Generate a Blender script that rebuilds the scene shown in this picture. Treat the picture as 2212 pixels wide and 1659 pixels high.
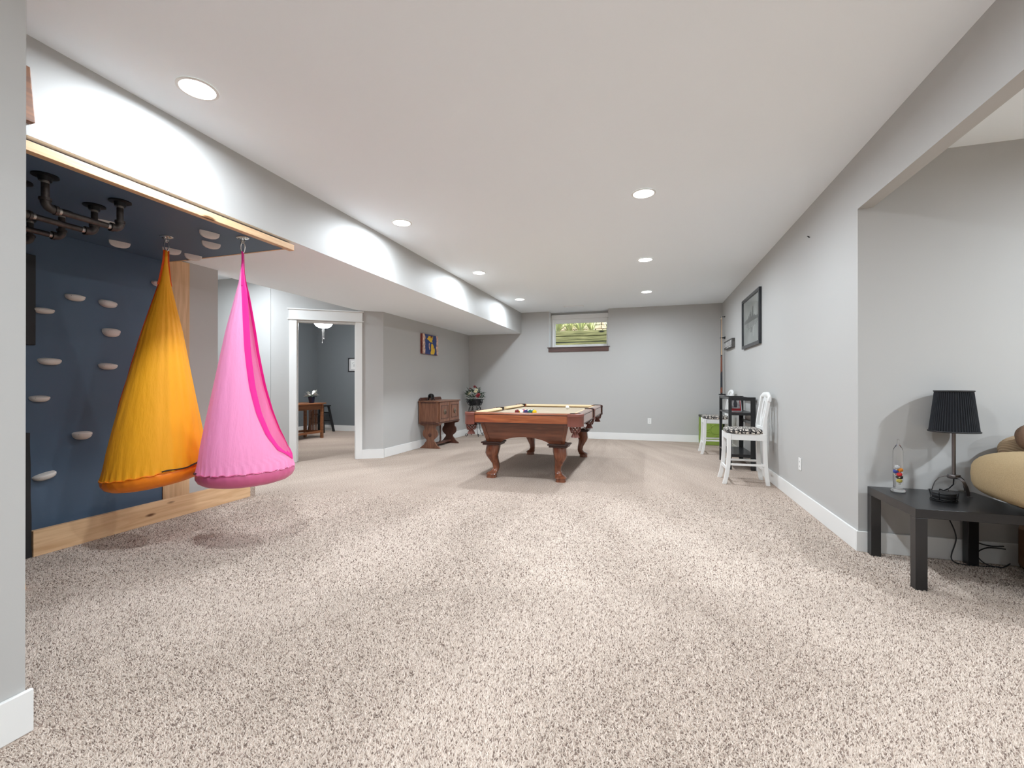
import bpy, bmesh, math, random
import numpy as np
from mathutils import Vector, Matrix
for o in list(bpy.data.objects): bpy.data.objects.remove(o)
sc = bpy.context.scene
COL = sc.collection
PI = math.pi
R = math.radians

# ------------------------------------------------------------------ camera
HCAM = 1.15
cam = bpy.data.cameras.new('camera'); camo = bpy.data.objects.new('camera', cam); COL.objects.link(camo)
cam.sensor_fit = 'HORIZONTAL'; cam.sensor_width = 36.0; cam.lens = 953.6 / 2212 * 36
cam.clip_start = 0.05; cam.clip_end = 200
camo.location = (0, 0, HCAM); camo.rotation_euler = (R(90 + .085), 0, R(17.2))
sc.camera = camo
# ------------------------------------------------------------------ world, sun, exposure
w = bpy.data.worlds.new('world'); sc.world = w; w.use_nodes = True
bgn = w.node_tree.nodes['Background']; bgn.inputs[0].default_value = (.62, .78, 1.0, 1); bgn.inputs[1].default_value = 2.6
sun = bpy.data.lights.new('sun', 'SUN'); sun.energy = 5.5; sun.angle = R(2); sun.color = (1, .95, .85)
suno = bpy.data.objects.new('sun', sun); COL.objects.link(suno); suno.rotation_euler = (R(38), R(18), R(-20)); suno.location = (0, 14, 8)
sc.view_settings.view_transform = 'Standard'
try: sc.view_settings.look = 'None'
except Exception: pass
sc.view_settings.gamma = 1.0; sc.view_settings.use_curve_mapping = False
sc.view_settings.exposure = 0.0
try:
    sc.cycles.max_bounces = 14; sc.cycles.diffuse_bounces = 11; sc.cycles.adaptive_threshold = .02
except Exception: pass
CAN_W = 31.0
WARM = (.905, 1.0, 1.09)
# ------------------------------------------------------------------ materials
MATS = {}
def nodes(name):
    m = bpy.data.materials.new(name); m.use_nodes = True
    nt = m.node_tree; b = nt.nodes['Principled BSDF']
    MATS[name] = m
    return m, nt, b
def N(nt, t, **k):
    n = nt.nodes.new(t)
    for a, v in k.items():
        if a.startswith('i_'): n.inputs[a[2:].replace('_', ' ')].default_value = v
        else: setattr(n, a, v)
    return n
def L(nt, a, b): nt.links.new(a, b)
def c4(c): return (c[0], c[1], c[2], 1)
def srgb(r, g, b):
    f = lambda v: (v / 255 / 12.92) if v / 255 <= .04045 else ((v / 255 + .055) / 1.055) ** 2.4
    return (f(r), f(g), f(b))
def plain(name, col, rough=.5, metal=0, bump=0, bscale=200, spec=.5, var=0, coat=0):
    m, nt, b = nodes(name)
    b.inputs['Base Color'].default_value = c4(col); b.inputs['Roughness'].default_value = rough; b.inputs['Metallic'].default_value = metal
    b.inputs['Specular IOR Level'].default_value = spec
    if coat: b.inputs['Coat Weight'].default_value = coat
    if bump or var:
        tc = N(nt, 'ShaderNodeTexCoord'); no = N(nt, 'ShaderNodeTexNoise'); no.inputs['Scale'].default_value = bscale; no.inputs['Detail'].default_value = 3
        L(nt, tc.outputs['Object'], no.inputs['Vector'])
        if bump:
            bp = N(nt, 'ShaderNodeBump'); bp.inputs['Strength'].default_value = bump; bp.inputs['Distance'].default_value = .002
            L(nt, no.outputs['Fac'], bp.inputs['Height']); L(nt, bp.outputs['Normal'], b.inputs['Normal'])
        if var:
            rp = N(nt, 'ShaderNodeValToRGB'); rp.color_ramp.elements[0].position = .3; rp.color_ramp.elements[1].position = .7
            rp.color_ramp.elements[0].color = c4([v * (1 - var) for v in col]); rp.color_ramp.elements[1].color = c4([min(1, v * (1 + var)) for v in col])
            L(nt, no.outputs['Fac'], rp.inputs['Fac']); L(nt, rp.outputs['Color'], b.inputs['Base Color'])
    return m
def wood(name, c1, c2, axis='x', scale=9, stretch=14, rough=.4, knots=None, spec=.5, coat=0):
    m, nt, b = nodes(name)
    tc = N(nt, 'ShaderNodeTexCoord'); mp = N(nt, 'ShaderNodeMapping'); L(nt, tc.outputs['Object'], mp.inputs['Vector'])
    s = [scale] * 3; s['xyz'.index(axis)] = scale / stretch; mp.inputs['Scale'].default_value = s
    no = N(nt, 'ShaderNodeTexNoise'); no.inputs['Scale'].default_value = 3; no.inputs['Detail'].default_value = 6; no.inputs['Distortion'].default_value = .6
    L(nt, mp.outputs['Vector'], no.inputs['Vector'])
    rp = N(nt, 'ShaderNodeValToRGB'); rp.color_ramp.elements[0].position = .32; rp.color_ramp.elements[1].position = .68
    rp.color_ramp.elements[0].color = c4(c1); rp.color_ramp.elements[1].color = c4(c2)
    L(nt, no.outputs['Fac'], rp.inputs['Fac'])
    out = rp.outputs['Color']
    if knots:
        vo = N(nt, 'ShaderNodeTexVoronoi'); vo.inputs['Scale'].default_value = 1
        mk = N(nt, 'ShaderNodeMapping'); L(nt, tc.outputs['Object'], mk.inputs['Vector']); ks = [knots] * 3; ks['xyz'.index(axis)] = knots / 3; mk.inputs['Scale'].default_value = ks
        L(nt, mk.outputs['Vector'], vo.inputs['Vector'])
        r2 = N(nt, 'ShaderNodeValToRGB'); r2.color_ramp.elements[0].position = .10; r2.color_ramp.elements[1].position = .17
        r2.color_ramp.elements[0].color = c4([v * .35 for v in c1]); r2.color_ramp.elements[1].color = (1, 1, 1, 1)
        L(nt, vo.outputs['Distance'], r2.inputs['Fac'])
        mx = N(nt, 'ShaderNodeMix', data_type='RGBA', blend_type='MULTIPLY'); mx.inputs['Factor'].default_value = 1
        L(nt, out, mx.inputs['A']); L(nt, r2.outputs['Color'], mx.inputs['B']); out = mx.outputs['Result']
    L(nt, out, b.inputs['Base Color'])
    bp = N(nt, 'ShaderNodeBump'); bp.inputs['Strength'].default_value = .15; bp.inputs['Distance'].default_value = .002
    L(nt, no.outputs['Fac'], bp.inputs['Height']); L(nt, bp.outputs['Normal'], b.inputs['Normal'])
    b.inputs['Roughness'].default_value = rough; b.inputs['Specular IOR Level'].default_value = spec
    if coat: b.inputs['Coat Weight'].default_value = coat; b.inputs['Coat Roughness'].default_value = .15
    return m
def emis(name, col, s):
    m, nt, b = nodes(name)
    b.inputs['Base Color'].default_value = c4(col); b.inputs['Emission Color'].default_value = c4(col); b.inputs['Emission Strength'].default_value = s
    return m
def cloth(name, col, trans=.3, rough=.55, sheen=0.0):
    m, nt, b = nodes(name)
    b.inputs['Base Color'].default_value = c4(col); b.inputs['Roughness'].default_value = rough; b.inputs['Specular IOR Level'].default_value = .3
    tr = N(nt, 'ShaderNodeBsdfTranslucent'); tr.inputs['Color'].default_value = c4(col)
    mx = N(nt, 'ShaderNodeMixShader'); mx.inputs[0].default_value = trans
    tc = N(nt, 'ShaderNodeTexCoord'); no = N(nt, 'ShaderNodeTexNoise'); mp = N(nt, 'ShaderNodeMapping'); mp.inputs['Scale'].default_value = (16, 16, 2.2)
    L(nt, tc.outputs['Object'], mp.inputs['Vector']); L(nt, mp.outputs['Vector'], no.inputs['Vector']); no.inputs['Scale'].default_value = 2; no.inputs['Detail'].default_value = 4
    bp = N(nt, 'ShaderNodeBump'); bp.inputs['Strength'].default_value = .35; bp.inputs['Distance'].default_value = .015
    L(nt, no.outputs['Fac'], bp.inputs['Height']); L(nt, bp.outputs['Normal'], b.inputs['Normal']); L(nt, bp.outputs['Normal'], tr.inputs['Normal'])
    out = nt.nodes['Material Output']
    L(nt, b.outputs[0], mx.inputs[1]); L(nt, tr.outputs[0], mx.inputs[2]); L(nt, mx.outputs[0], out.inputs['Surface'])
    return m
def glassy(name, col=(1, 1, 1), gloss=.12, rough=.02):
    m, nt, b = nodes(name)
    tr = N(nt, 'ShaderNodeBsdfTransparent'); tr.inputs[0].default_value = c4(col)
    gl = N(nt, 'ShaderNodeBsdfGlossy'); gl.inputs['Roughness'].default_value = rough
    fr = N(nt, 'ShaderNodeFresnel'); fr.inputs[0].default_value = 1.45
    ad = N(nt, 'ShaderNodeMath', operation='ADD'); ad.inputs[1].default_value = gloss; L(nt, fr.outputs[0], ad.inputs[0])
    gm = N(nt, 'ShaderNodeNewGeometry'); iv = N(nt, 'ShaderNodeMath', operation='SUBTRACT'); iv.inputs[0].default_value = 1; L(nt, gm.outputs['Backfacing'], iv.inputs[1])
    m5 = N(nt, 'ShaderNodeMath', operation='MULTIPLY'); L(nt, ad.outputs[0], m5.inputs[0]); L(nt, iv.outputs[0], m5.inputs[1]); ad = m5
    mx = N(nt, 'ShaderNodeMixShader'); L(nt, ad.outputs[0], mx.inputs[0]); L(nt, tr.outputs[0], mx.inputs[1]); L(nt, gl.outputs[0], mx.inputs[2])
    L(nt, mx.outputs[0], nt.nodes['Material Output'].inputs['Surface'])
    return m
def carpet(name, light, mid, dark, streak=True, tuft=False):
    m, nt, b = nodes(name)
    tc = N(nt, 'ShaderNodeTexCoord')
    n1 = N(nt, 'ShaderNodeTexNoise'); n1.inputs['Scale'].default_value = 95; n1.inputs['Detail'].default_value = 3; n1.inputs['Roughness'].default_value = .65
    L(nt, tc.outputs['Object'], n1.inputs['Vector'])
    rp = N(nt, 'ShaderNodeValToRGB'); e = rp.color_ramp.elements
    e[0].position = .34; e[0].color = c4(dark); e[1].position = .62; e[1].color = c4(light)
    q = e.new(.47); q.color = c4(mid)
    L(nt, n1.outputs['Fac'], rp.inputs['Fac'])
    out = rp.outputs['Color']
    if tuft:
        va = N(nt, 'ShaderNodeVertexColor'); va.layer_name = 'tuft'; out = va.outputs['Color']
    if streak:                                              # vacuum tracks: the lie of the pile
        sp = N(nt, 'ShaderNodeSeparateXYZ'); L(nt, tc.outputs['Object'], sp.inputs[0])
        ax = N(nt, 'ShaderNodeMath', operation='ADD'); ax.inputs[1].default_value = 1.0; L(nt, sp.outputs['X'], ax.inputs[0])
        ay = N(nt, 'ShaderNodeMath', operation='ADD'); ay.inputs[1].default_value = -10.5; L(nt, sp.outputs['Y'], ay.inputs[0])
        at2 = N(nt, 'ShaderNodeMath', operation='ARCTAN2'); L(nt, ax.outputs[0], at2.inputs[0]); L(nt, ay.outputs[0], at2.inputs[1])
        ml = N(nt, 'ShaderNodeMath', operation='MULTIPLY'); ml.inputs[1].default_value = 8.0; L(nt, at2.outputs[0], ml.inputs[0])
        m2 = N(nt, 'ShaderNodeMath', operation='MULTIPLY'); m2.inputs[1].default_value = .45; L(nt, sp.outputs['Y'], m2.inputs[0])
        cb = N(nt, 'ShaderNodeCombineXYZ'); L(nt, ml.outputs[0], cb.inputs[0]); L(nt, m2.outputs[0], cb.inputs[1])
        n2 = N(nt, 'ShaderNodeTexNoise'); n2.inputs['Scale'].default_value = 1.0; n2.inputs['Detail'].default_value = 4; n2.inputs['Roughness'].default_value = .62
        L(nt, cb.outputs[0], n2.inputs['Vector'])
        r2 = N(nt, 'ShaderNodeValToRGB'); r2.color_ramp.elements[0].position = .38; r2.color_ramp.elements[0].color = (.83, .82, .81, 1)
        r2.color_ramp.elements[1].position = .62; r2.color_ramp.elements[1].color = (1, 1, 1, 1)
        L(nt, n2.outputs['Fac'], r2.inputs['Fac'])
        mx = N(nt, 'ShaderNodeMix', data_type='RGBA', blend_type='MULTIPLY'); mx.inputs['Factor'].default_value = 1
        L(nt, out, mx.inputs['A']); L(nt, r2.outputs['Color'], mx.inputs['B']); out = mx.outputs['Result']
    L(nt, out, b.inputs['Base Color'])
    if not tuft:
        bp = N(nt, 'ShaderNodeBump'); bp.inputs['Strength'].default_value = .7; bp.inputs['Distance'].default_value = .006
        L(nt, n1.outputs['Fac'], bp.inputs['Height']); L(nt, bp.outputs['Normal'], b.inputs['Normal'])
    b.inputs['Roughness'].default_value = .95; b.inputs['Specular IOR Level'].default_value = .1
    return m

WALL = plain('wall_paint', (.475, .47, .455), .55, bump=.05, bscale=180, spec=.35)
OFFW = plain('office_paint', (.17, .185, .195), .6, bump=.05, bscale=180, spec=.3)
CEIL = plain('ceiling_paint', (.90, .95, .985), .8, bump=.06, bscale=120, spec=.2)
WHITE = plain('white_trim', (.80, .80, .78), .35, spec=.4)
CARPET = carpet('carpet_pile', srgb(206, 190, 176), srgb(179, 162, 149), srgb(118, 101, 90))
TUFTM = carpet('carpet_tufts', (1, 1, 1), (1, 1, 1), (1, 1, 1), True, True)
NAVY = plain('navy_paint', srgb(80, 98, 118), .5, bump=.12, bscale=160, spec=.35)
PINE = wood('pine', srgb(202, 160, 118), srgb(226, 190, 148), 'y', 10, 12, .5, knots=9)
PINEZ = wood('pine_upright', srgb(196, 156, 116), srgb(222, 186, 144), 'z', 12, 16, .5)
CHERRY = wood('cherry_wood', srgb(128, 68, 40), srgb(168, 98, 60), 'x', 10, 10, .28, coat=.3)
CHERRYY = wood('cherry_wood_side', srgb(128, 68, 40), srgb(168, 98, 60), 'y', 10, 10, .22, coat=1)
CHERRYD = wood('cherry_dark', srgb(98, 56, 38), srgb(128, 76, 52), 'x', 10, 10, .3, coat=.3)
CHERRYZ = wood('cherry_leg', srgb(98, 54, 34), srgb(134, 78, 50), 'z', 12, 8, .25, coat=.4)
MOLD = plain('dark_moulding', srgb(58, 36, 30), .35)
OAK = wood('antique_oak', srgb(100, 62, 44), srgb(132, 88, 64), 'z', 11, 8, .4, coat=.15)
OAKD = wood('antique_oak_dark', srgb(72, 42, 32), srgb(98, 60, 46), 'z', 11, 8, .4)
DESK = wood('mission_oak', srgb(120, 74, 44), srgb(156, 100, 62), 'y', 10, 10, .4)
BLACKW = plain('black_laminate', (.013, .013, .014), .28, spec=.5, bump=.03, bscale=90)
BLACK = plain('black_matte', (.012, .012, .013), .6)
IRON = plain('black_iron', (.02, .02, .021), .45, metal=.6)
PIPE = plain('iron_pipe', (.075, .062, .055), .45, metal=.7, var=.35, bscale=30)
PIPEL = plain('pipe_thread', (.42, .38, .34), .35, metal=.8)
CHROME = plain('zinc_steel', (.75, .74, .70), .22, metal=1)
HOLD = plain('hold_resin', srgb(222, 214, 206), .7, bump=.2, bscale=300, var=.06)
HOLE = plain('bolt_dark', (.06, .055, .05), .4, metal=.5)
FELT = plain('tan_felt', srgb(172, 158, 138), .95, bump=.1, bscale=500, spec=.1)
CUSH = plain('tan_felt_cushion', srgb(206, 184, 148), .9, spec=.1)
LEATH = plain('pocket_leather', srgb(120, 68, 56), .45, bump=.2, bscale=160)
NET = plain('pocket_net_leather', srgb(110, 62, 50), .5)
SWHITE = plain('stool_white', (.82, .82, .80), .3, spec=.5)
SHADE = plain('black_pleat', (.022, .024, .028), .75, spec=.2)
GUN = plain('gunmetal', (.19, .17, .165), .3, metal=.9)
SOFA = plain('sofa_chenille', srgb(160, 139, 106), .9, bump=.6, bscale=220, var=.12, spec=.15)
SOFAD = plain('sofa_suede_brown', srgb(92, 68, 50), .85, bump=.3, bscale=120, var=.1, spec=.15)
CHENB = plain('brown_velvet', srgb(112, 88, 70), .8, bump=.4, bscale=120, var=.12)
GREEN = plain('lime_quilt', srgb(136, 160, 66), .7, bump=.3, bscale=25)
GLASS = glassy('clear_glass', (.97, .985, .98), .04)
m_, nt_, b_ = nodes('solid_glass'); b_.inputs['Transmission Weight'].default_value = 1; b_.inputs['Roughness'].default_value = .01; b_.inputs['IOR'].default_value = 1.38; b_.inputs['Base Color'].default_value = (1, 1, 1, 1); SGLASS = m_
PANE = glassy('window_glass', (.93, .97, .96), -.035)
LENS = emis('lamp_lens', (1, .97, .93), 9)
GLOBE = emis('globe_glass', (.95, .97, 1), 170)
ORANGE = cloth('orange_nylon', srgb(255, 180, 40), .12)
ORANGED = cloth('deep_orange_band', srgb(236, 92, 16), .3)
PINK = cloth('pink_nylon', srgb(255, 168, 214), .22)
PINKD = cloth('hot_pink_band', srgb(232, 40, 150), .2)
ORBASE = plain('orange_base', srgb(248, 136, 28), .4, bump=.5, bscale=30, spec=.4)
PKBASE = plain('pink_base', srgb(214, 102, 146), .35, bump=.5, bscale=30, spec=.5)
PAPER = plain('paper', (.75, .75, .73), .6)
# ------------------------------------------------------------------ mesh helpers
class MB:
    def __init__(s): s.v = []; s.f = []
    def add(s, vs, fs, M=None):
        o = len(s.v)
        for p in vs:
            s.v.append(tuple(M @ Vector(p)) if M is not None else tuple(p))
        s.f += [tuple(i + o for i in f) for f in fs]
        return s
    def box(s, x0, x1, y0, y1, z0, z1, M=None):
        vs = [(x0, y0, z0), (x1, y0, z0), (x1, y1, z0), (x0, y1, z0), (x0, y0, z1), (x1, y0, z1), (x1, y1, z1), (x0, y1, z1)]
        return s.add(vs, [(0, 3, 2, 1), (4, 5, 6, 7), (0, 1, 5, 4), (1, 2, 6, 5), (2, 3, 7, 6), (3, 0, 4, 7)], M)
    def prism(s, poly, a, b, axis='z', M=None):
        n = len(poly)
        def P(p, h):
            if axis == 'z': return (p[0], p[1], h)
            if axis == 'y': return (p[0], h, p[1])
            return (h, p[0], p[1])
        vs = [P(p, a) for p in poly] + [P(p, b) for p in poly]
        fs = [tuple(range(n))[::-1], tuple(range(n, 2 * n))] + [(i, (i + 1) % n, n + (i + 1) % n, n + i) for i in range(n)]
        return s.add(vs, fs, M)
    def loft(s, rings, cap=True, closed=True, M=None):
        n = len(rings[0]); vs = [p for r in rings for p in r]; fs = []
        for k in range(len(rings) - 1):
            for i in range(n if closed else n - 1):
                j = (i + 1) % n
                fs.append((k * n + i, k * n + j, (k + 1) * n + j, (k + 1) * n + i))
        if cap: fs += [tuple(range(n))[::-1], tuple(range((len(rings) - 1) * n, len(rings) * n))]
        return s.add(vs, fs, M)
    def lathe(s, prof, n=24, M=None, cap=True):
        return s.loft([[(r * math.cos(2 * PI * i / n), r * math.sin(2 * PI * i / n), z) for i in range(n)] for r, z in prof], cap, True, M)
    def tube(s, path, r, n=8, closed=False, M=None, flat=None):
        pts = [Vector(p) for p in path]; rings = []; m = len(pts)
        up = None
        for k in range(m):
            if closed: t = (pts[(k + 1) % m] - pts[k - 1])
            else: t = pts[min(k + 1, m - 1)] - pts[max(k - 1, 0)]
            if t.length < 1e-9: t = Vector((0, 0, 1))
            t.normalize()
            if up is None:
                up = Vector((0, 0, 1)) if abs(t.z) < .9 else Vector((1, 0, 0))
            a = t.cross(up)
            if a.length < 1e-5: a = t.cross(Vector((.3, 1, .2)))
            a.normalize(); b = a.cross(t); b.normalize(); up = b
            rr = r[k] if isinstance(r, (list, tuple)) else r
            fa, fb = flat if flat else (1, 1)
            rings.append([tuple(pts[k] + a * rr * fa * math.cos(2 * PI * i / n) + b * rr * fb * math.sin(2 * PI * i / n)) for i in range(n)])
        if closed: rings.append(rings[0]); return s.loft(rings, False, True, M)
        return s.loft(rings, True, True, M)
    def sphere(s, c, r, n=16, m=10, sc3=(1, 1, 1)):
        prof = [(math.sin(PI * k / m), -math.cos(PI * k / m)) for k in range(m + 1)]
        rings = [[(c[0] + r * sc3[0] * a * math.cos(2 * PI * i / n), c[1] + r * sc3[1] * a * math.sin(2 * PI * i / n), c[2] + r * sc3[2] * b) for i in range(n)] for a, b in [(max(x, .002), z) for x, z in prof]]
        return s.loft(rings)
    def build(s, name, mat, parent=None, smooth=None, bevel=0, seg=2, loc=None, rot=None):
        me = bpy.data.meshes.new(name); me.from_pydata(s.v, [], s.f); me.update()
        bm = bmesh.new(); bm.from_mesh(me); bmesh.ops.recalc_face_normals(bm, faces=bm.faces); bm.to_mesh(me); bm.free()
        return link(name, me, mat, parent, smooth, bevel, seg, loc, rot)
def link(name, me, mat, parent=None, smooth=None, bevel=0, seg=2, loc=None, rot=None):
    if mat is not None and len(me.materials) == 0: me.materials.append(mat)
    if smooth is not None:
        me.polygons.foreach_set('use_smooth', [True] * len(me.polygons))
        me.set_sharp_from_angle(angle=R(smooth))
    o = bpy.data.objects.new(name, me); COL.objects.link(o)
    if parent: o.parent = parent
    if loc: o.location = loc
    if rot: o.rotation_euler = rot
    if bevel:
        md = o.modifiers.new('bevel', 'BEVEL'); md.width = bevel; md.segments = seg; md.limit_method = 'ANGLE'; md.angle_limit = R(40)
    return o
def tag(o, label, cat, group=None, kind=None):
    o['label'] = label; o['category'] = cat
    if group: o['group'] = group
    if kind: o['kind'] = kind
    return o
def struct(o, label=None):
    o['kind'] = 'structure'
    if label: o['label'] = label
    return o
def thing(name, label, cat, loc=(0, 0, 0), rot=(0, 0, 0), group=None):
    o = bpy.data.objects.new(name, None); COL.objects.link(o); o.location = loc; o.rotation_euler = rot; o.empty_display_size = .1
    return tag(o, label, cat, group)
def copy_thing(root, loc, rot, label):
    r = root.copy(); COL.objects.link(r); r.location = loc; r.rotation_euler = rot; r['label'] = label
    def rec(a, b):
        for ch in list(a.children):
            c = ch.copy(); COL.objects.link(c); c.parent = b; rec(ch, c)
    rec(root, r)
    return r
def boxo(name, mat, x0, x1, y0, y1, z0, z1, parent=None, bevel=0):
    return MB().box(x0, x1, y0, y1, z0, z1).build(name, mat, parent, bevel=bevel)
def mix(a, b, t): return a + (b - a) * t
def lerp(tab, x):
    if x <= tab[0][0]: return tab[0][1]
    for (a, va), (b, vb) in zip(tab, tab[1:]):
        if x <= b: return mix(va, vb, (x - a) / (b - a))
    return tab[-1][1]
def rect(cx, cy, hx, hy, z): return [(cx - hx, cy - hy, z), (cx + hx, cy - hy, z), (cx + hx, cy + hy, z), (cx - hx, cy + hy, z)]
# ------------------------------------------------------------------ the room shell
CZ = 2.755; SZ = 2.295
XR = 1.385; YF = 9.5; YN = 3.63; XB = -2.72
XL = -3.99; XW = -4.12
TOP = 3.0
fl = boxo('floor', CARPET, -9, 7.2, -3.2, 9.9, -.1, 0); struct(fl, 'beige flecked carpet covering the whole floor')
struct(boxo('ceiling', CEIL, XB - .02, XR + .05, -3.1, 9.79, CZ, TOP), 'flat white ceiling over the long room')
# left dropped soffit
ang = Vector((-1.285, -.92, 0)).normalized()
P0 = Vector((XL, 6.04, 0)); P1 = Vector((-5.28, 5.12, 0))
sof = [(XB, -1.2), (XB, YF), (XL - .05, YF), (XL - .05, 6.06), (-4.285, 5.82), (-4.285, -1.2)]
struct(MB().prism(sof, SZ, TOP).build('ceiling_soffit', None), 'dropped white soffit with grey face along the left side')
so = bpy.data.objects['ceiling_soffit']; so.data.materials.append(WALL); so.data.materials.append(CEIL)
for p in so.data.polygons: p.material_index = 1 if p.normal.z < -.5 else 0
struct(boxo('ceiling_hall', CEIL, -9, -4.285, 3.0, 9.5, CZ + .002, TOP), 'ceiling of the hall and office')
struct(boxo('ceiling_lounge', CEIL, XR + .087, 7.2, -3.1, YN + .05, 2.71, TOP), 'ceiling of the lounge bay')
struct(boxo('wall_right', WALL, XR, XR + .087, YN, YF + .1, 0, TOP), 'long grey wall on the right')
struct(boxo('wall_right_header', WALL, XR, XR + .087, -3.1, YN, 2.368, TOP), 'grey header over the wide opening')
struct(boxo('wall_lounge', WALL, XR + .087, 7.2, YN, YN + .1, 0, TOP), 'grey back wall of the lounge bay')
struct(boxo('wall_lounge_end', WALL, 7.1, 7.2, -3.1, YN, 0, TOP))
struct(boxo('wall_back', WALL, -2.1, 7.2, -3.2, -3.1, 0, TOP))
WX0, WX1, WZ0 = -2.09, -.815, 1.965
wf = MB().box(XL - .1, WX0, YF, 9.8, 0, TOP).box(WX1, XR + .1, YF, 9.8, 0, TOP).box(WX0, WX1, YF, 9.8, 0, WZ0 - .01).box(WX0, WX1, 9.77, 9.8, 2.70, CZ)
struct(wf.build('wall_far', WALL), 'grey far wall with a recessed high window')
struct(boxo('wall_left', WALL, XL - .1, XL, 6.04, YF, 0, SZ + .3), 'grey wall at the far left behind the cabinet')
# angled wall with a doorway; s runs along it from P0
def ap(s, off=0):
    n = Vector((-ang.y, ang.x, 0))          # towards the main room
    if n.dot(Vector((1, -1, 0))) < 0: n = -n
    return P0 + ang * s + n * off
def aslab(mb, s0, s1, o0, o1, z0, z1):
    c = [ap(s0, o0), ap(s1, o0), ap(s1, o1), ap(s0, o1)]
    return mb.prism([(p.x, p.y) for p in c], z0, z1)
DS0, DS1, DH = .415, 1.235, 2.085
m = MB(); aslab(m, 0, DS0 - .02, -.11, 0, 0, TOP); aslab(m, DS1 + .02, 1.58, -.11, 0, 0, TOP); aslab(m, DS0 - .02, DS1 + .02, -.11, 0, DH + .02, TOP)
struct(m.build('wall_angled', WALL), 'angled grey wall holding the office doorway')
struct(boxo('wall_hall', WALL, -8.2, -5.28, 5.12, 5.23, 0, TOP), 'pale grey hall wall left of the doorway')
struct(boxo('wall_hall_end', WALL, -8.3, -8.2, 3.1, 5.2, 0, TOP))
struct(boxo('wall_hall_near', WALL, -8.2, XW - .1, 3.2, 3.35, 0, TOP))
struct(boxo('wall_climbing', WALL, XW - .1, XW, -.9, 3.35, 0, SZ), 'grey wall behind the climbing panel')
struct(boxo('wall_alcove_end', WALL, XW, -2.1, -.9, -.8, 0, TOP))
struct(boxo('wall_near', WALL, -2.1, -1.97, -3.1, .92, 0, TOP), 'grey wall end in the near left foreground')
struct(boxo('wall_office_side', OFFW, -8.14, -8.04, 5.23, 9.4, 0, TOP), 'dark grey office side wall')
struct(boxo('wall_office_back', OFFW, -8.04, XL - .1, 9.25, 9.35, 0, TOP), 'dark grey office back wall')
struct(MB().box(XL - .112, XL - .101, 6.2, 9.25, 0, TOP).build('wall_office_right', OFFW))
struct(boxo('wall_office_front', OFFW, -8.04, -5.4, 5.231, 5.243, 0, TOP))
# baseboards
BH = .14
def base(name, *a, label=None): return struct(boxo(name, WHITE, *a, bevel=.003), label)
base('baseboard_right', XR - .015, XR, YN + .0005, YF, 0, BH, label='white baseboard along the right wall')
base('baseboard_far', XL, XR - .015, YF - .015, YF, 0, BH, label='white baseboard along the far wall')
base('baseboard_left', XL, XL + .015, 6.05, YF - .015, 0, BH, label='white baseboard along the far left wall')
base('baseboard_lounge', XR - .015, 6, YN - .015, YN, 0, BH, label='white baseboard of the lounge bay')
base('baseboard_near', -1.97, -1.955, -3.1, .935, 0, BH, label='white baseboard on the near left wall end')
base('baseboard_hall', -8.2, -5.28, 5.105, 5.12, 0, BH)
base('baseboard_office', -8.04, XL - .115, 9.235, 9.25, 0, BH, label='white baseboard in the office')
base('baseboard_office_side', -8.04, -8.025, 5.3, 9.235, 0, BH)
m = MB(); aslab(m, -.008, DS0 - .1, 0, .015, 0, BH); aslab(m, DS1 + .1, 1.58, 0, .015, 0, BH)
struct(m.build('baseboard_angled', WHITE), 'white baseboard beside the office doorway')
# door casing and jambs
d1 = bpy.data.objects.new('door_1', None); COL.objects.link(d1); struct(d1, 'white cased doorway into the office'); 
def aobj(name, s0, s1, o0, o1, z0, z1, mat=WHITE, bevel=.003): return aslab(MB(), s0, s1, o0, o1, z0, z1).build(name, mat, d1, bevel=bevel)
aobj('casing', DS0 - .1, DS0, 0, .02, 0, DH + .03); aobj('casing', DS1, DS1 + .1, 0, .02, 0, DH + .03)
aobj('head_casing', DS0 - .105, DS1 + .105, 0, .024, DH + .045, DH + .18)
aobj('cap_moulding', DS0 - .125, DS1 + .125, 0, .036, DH + .03, DH + .045); aobj('cap_moulding', DS0 - .125, DS1 + .125, 0, .042, DH + .18, DH + .197)
aobj('jamb', DS0 - .02, DS0, -.125, 0, 0, DH); aobj('jamb', DS1, DS1 + .02, -.125, 0, 0, DH); aobj('jamb', DS0 - .02, DS1 + .02, -.125, 0, DH, DH + .02)
aobj('door_stop', DS1 - .012, DS1, -.07, -.04, 0, DH); aobj('door_stop', DS0, DS0 + .012, -.07, -.04, 0, DH)
STEEL = plain('satin_nickel', (.5, .49, .47), .35, metal=.9)
for z in (.22, 1.06, 1.86): aobj('hinge', DS1 - .003, DS1 + .001, -.11, -.075, z, z + .1, STEEL, 0)
# window
w1 = bpy.data.objects.new('window_1', None); COL.objects.link(w1); struct(w1, 'small high white-framed window in the far wall')
fy0, fy1 = 9.72, 9.79
m = MB().box(WX0, WX0 + .075, fy0, fy1, WZ0, 2.70).box(WX1 - .035, WX1, fy0, fy1, WZ0, 2.70).box(WX0 + .075, WX1 - .035, fy0, fy1, WZ0, WZ0 + .05).box(WX0 + .075, WX1 - .035, fy0, fy1, 2.53, 2.70)
m.build('frame', WHITE, w1, bevel=.006)
m = MB().box(WX0 + .02, WX1 - .01, fy0 - .03, fy0, 2.60, 2.70); m.build('head_rail', WHITE, w1, bevel=.004)
m = MB().box(WX0 + .075, WX0 + .095, fy0 + .01, fy1 - .02, WZ0 + .05, 2.53).box(WX1 - .055, WX1 - .035, fy0 + .01, fy1 - .02, WZ0 + .05, 2.53).box(WX0 + .095, WX1 - .055, fy0 + .01, fy1 - .02, WZ0 + .05, WZ0 + .07).box(WX0 + .095, WX1 - .055, fy0 + .01, fy1 - .02, 2.51, 2.53)
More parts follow.
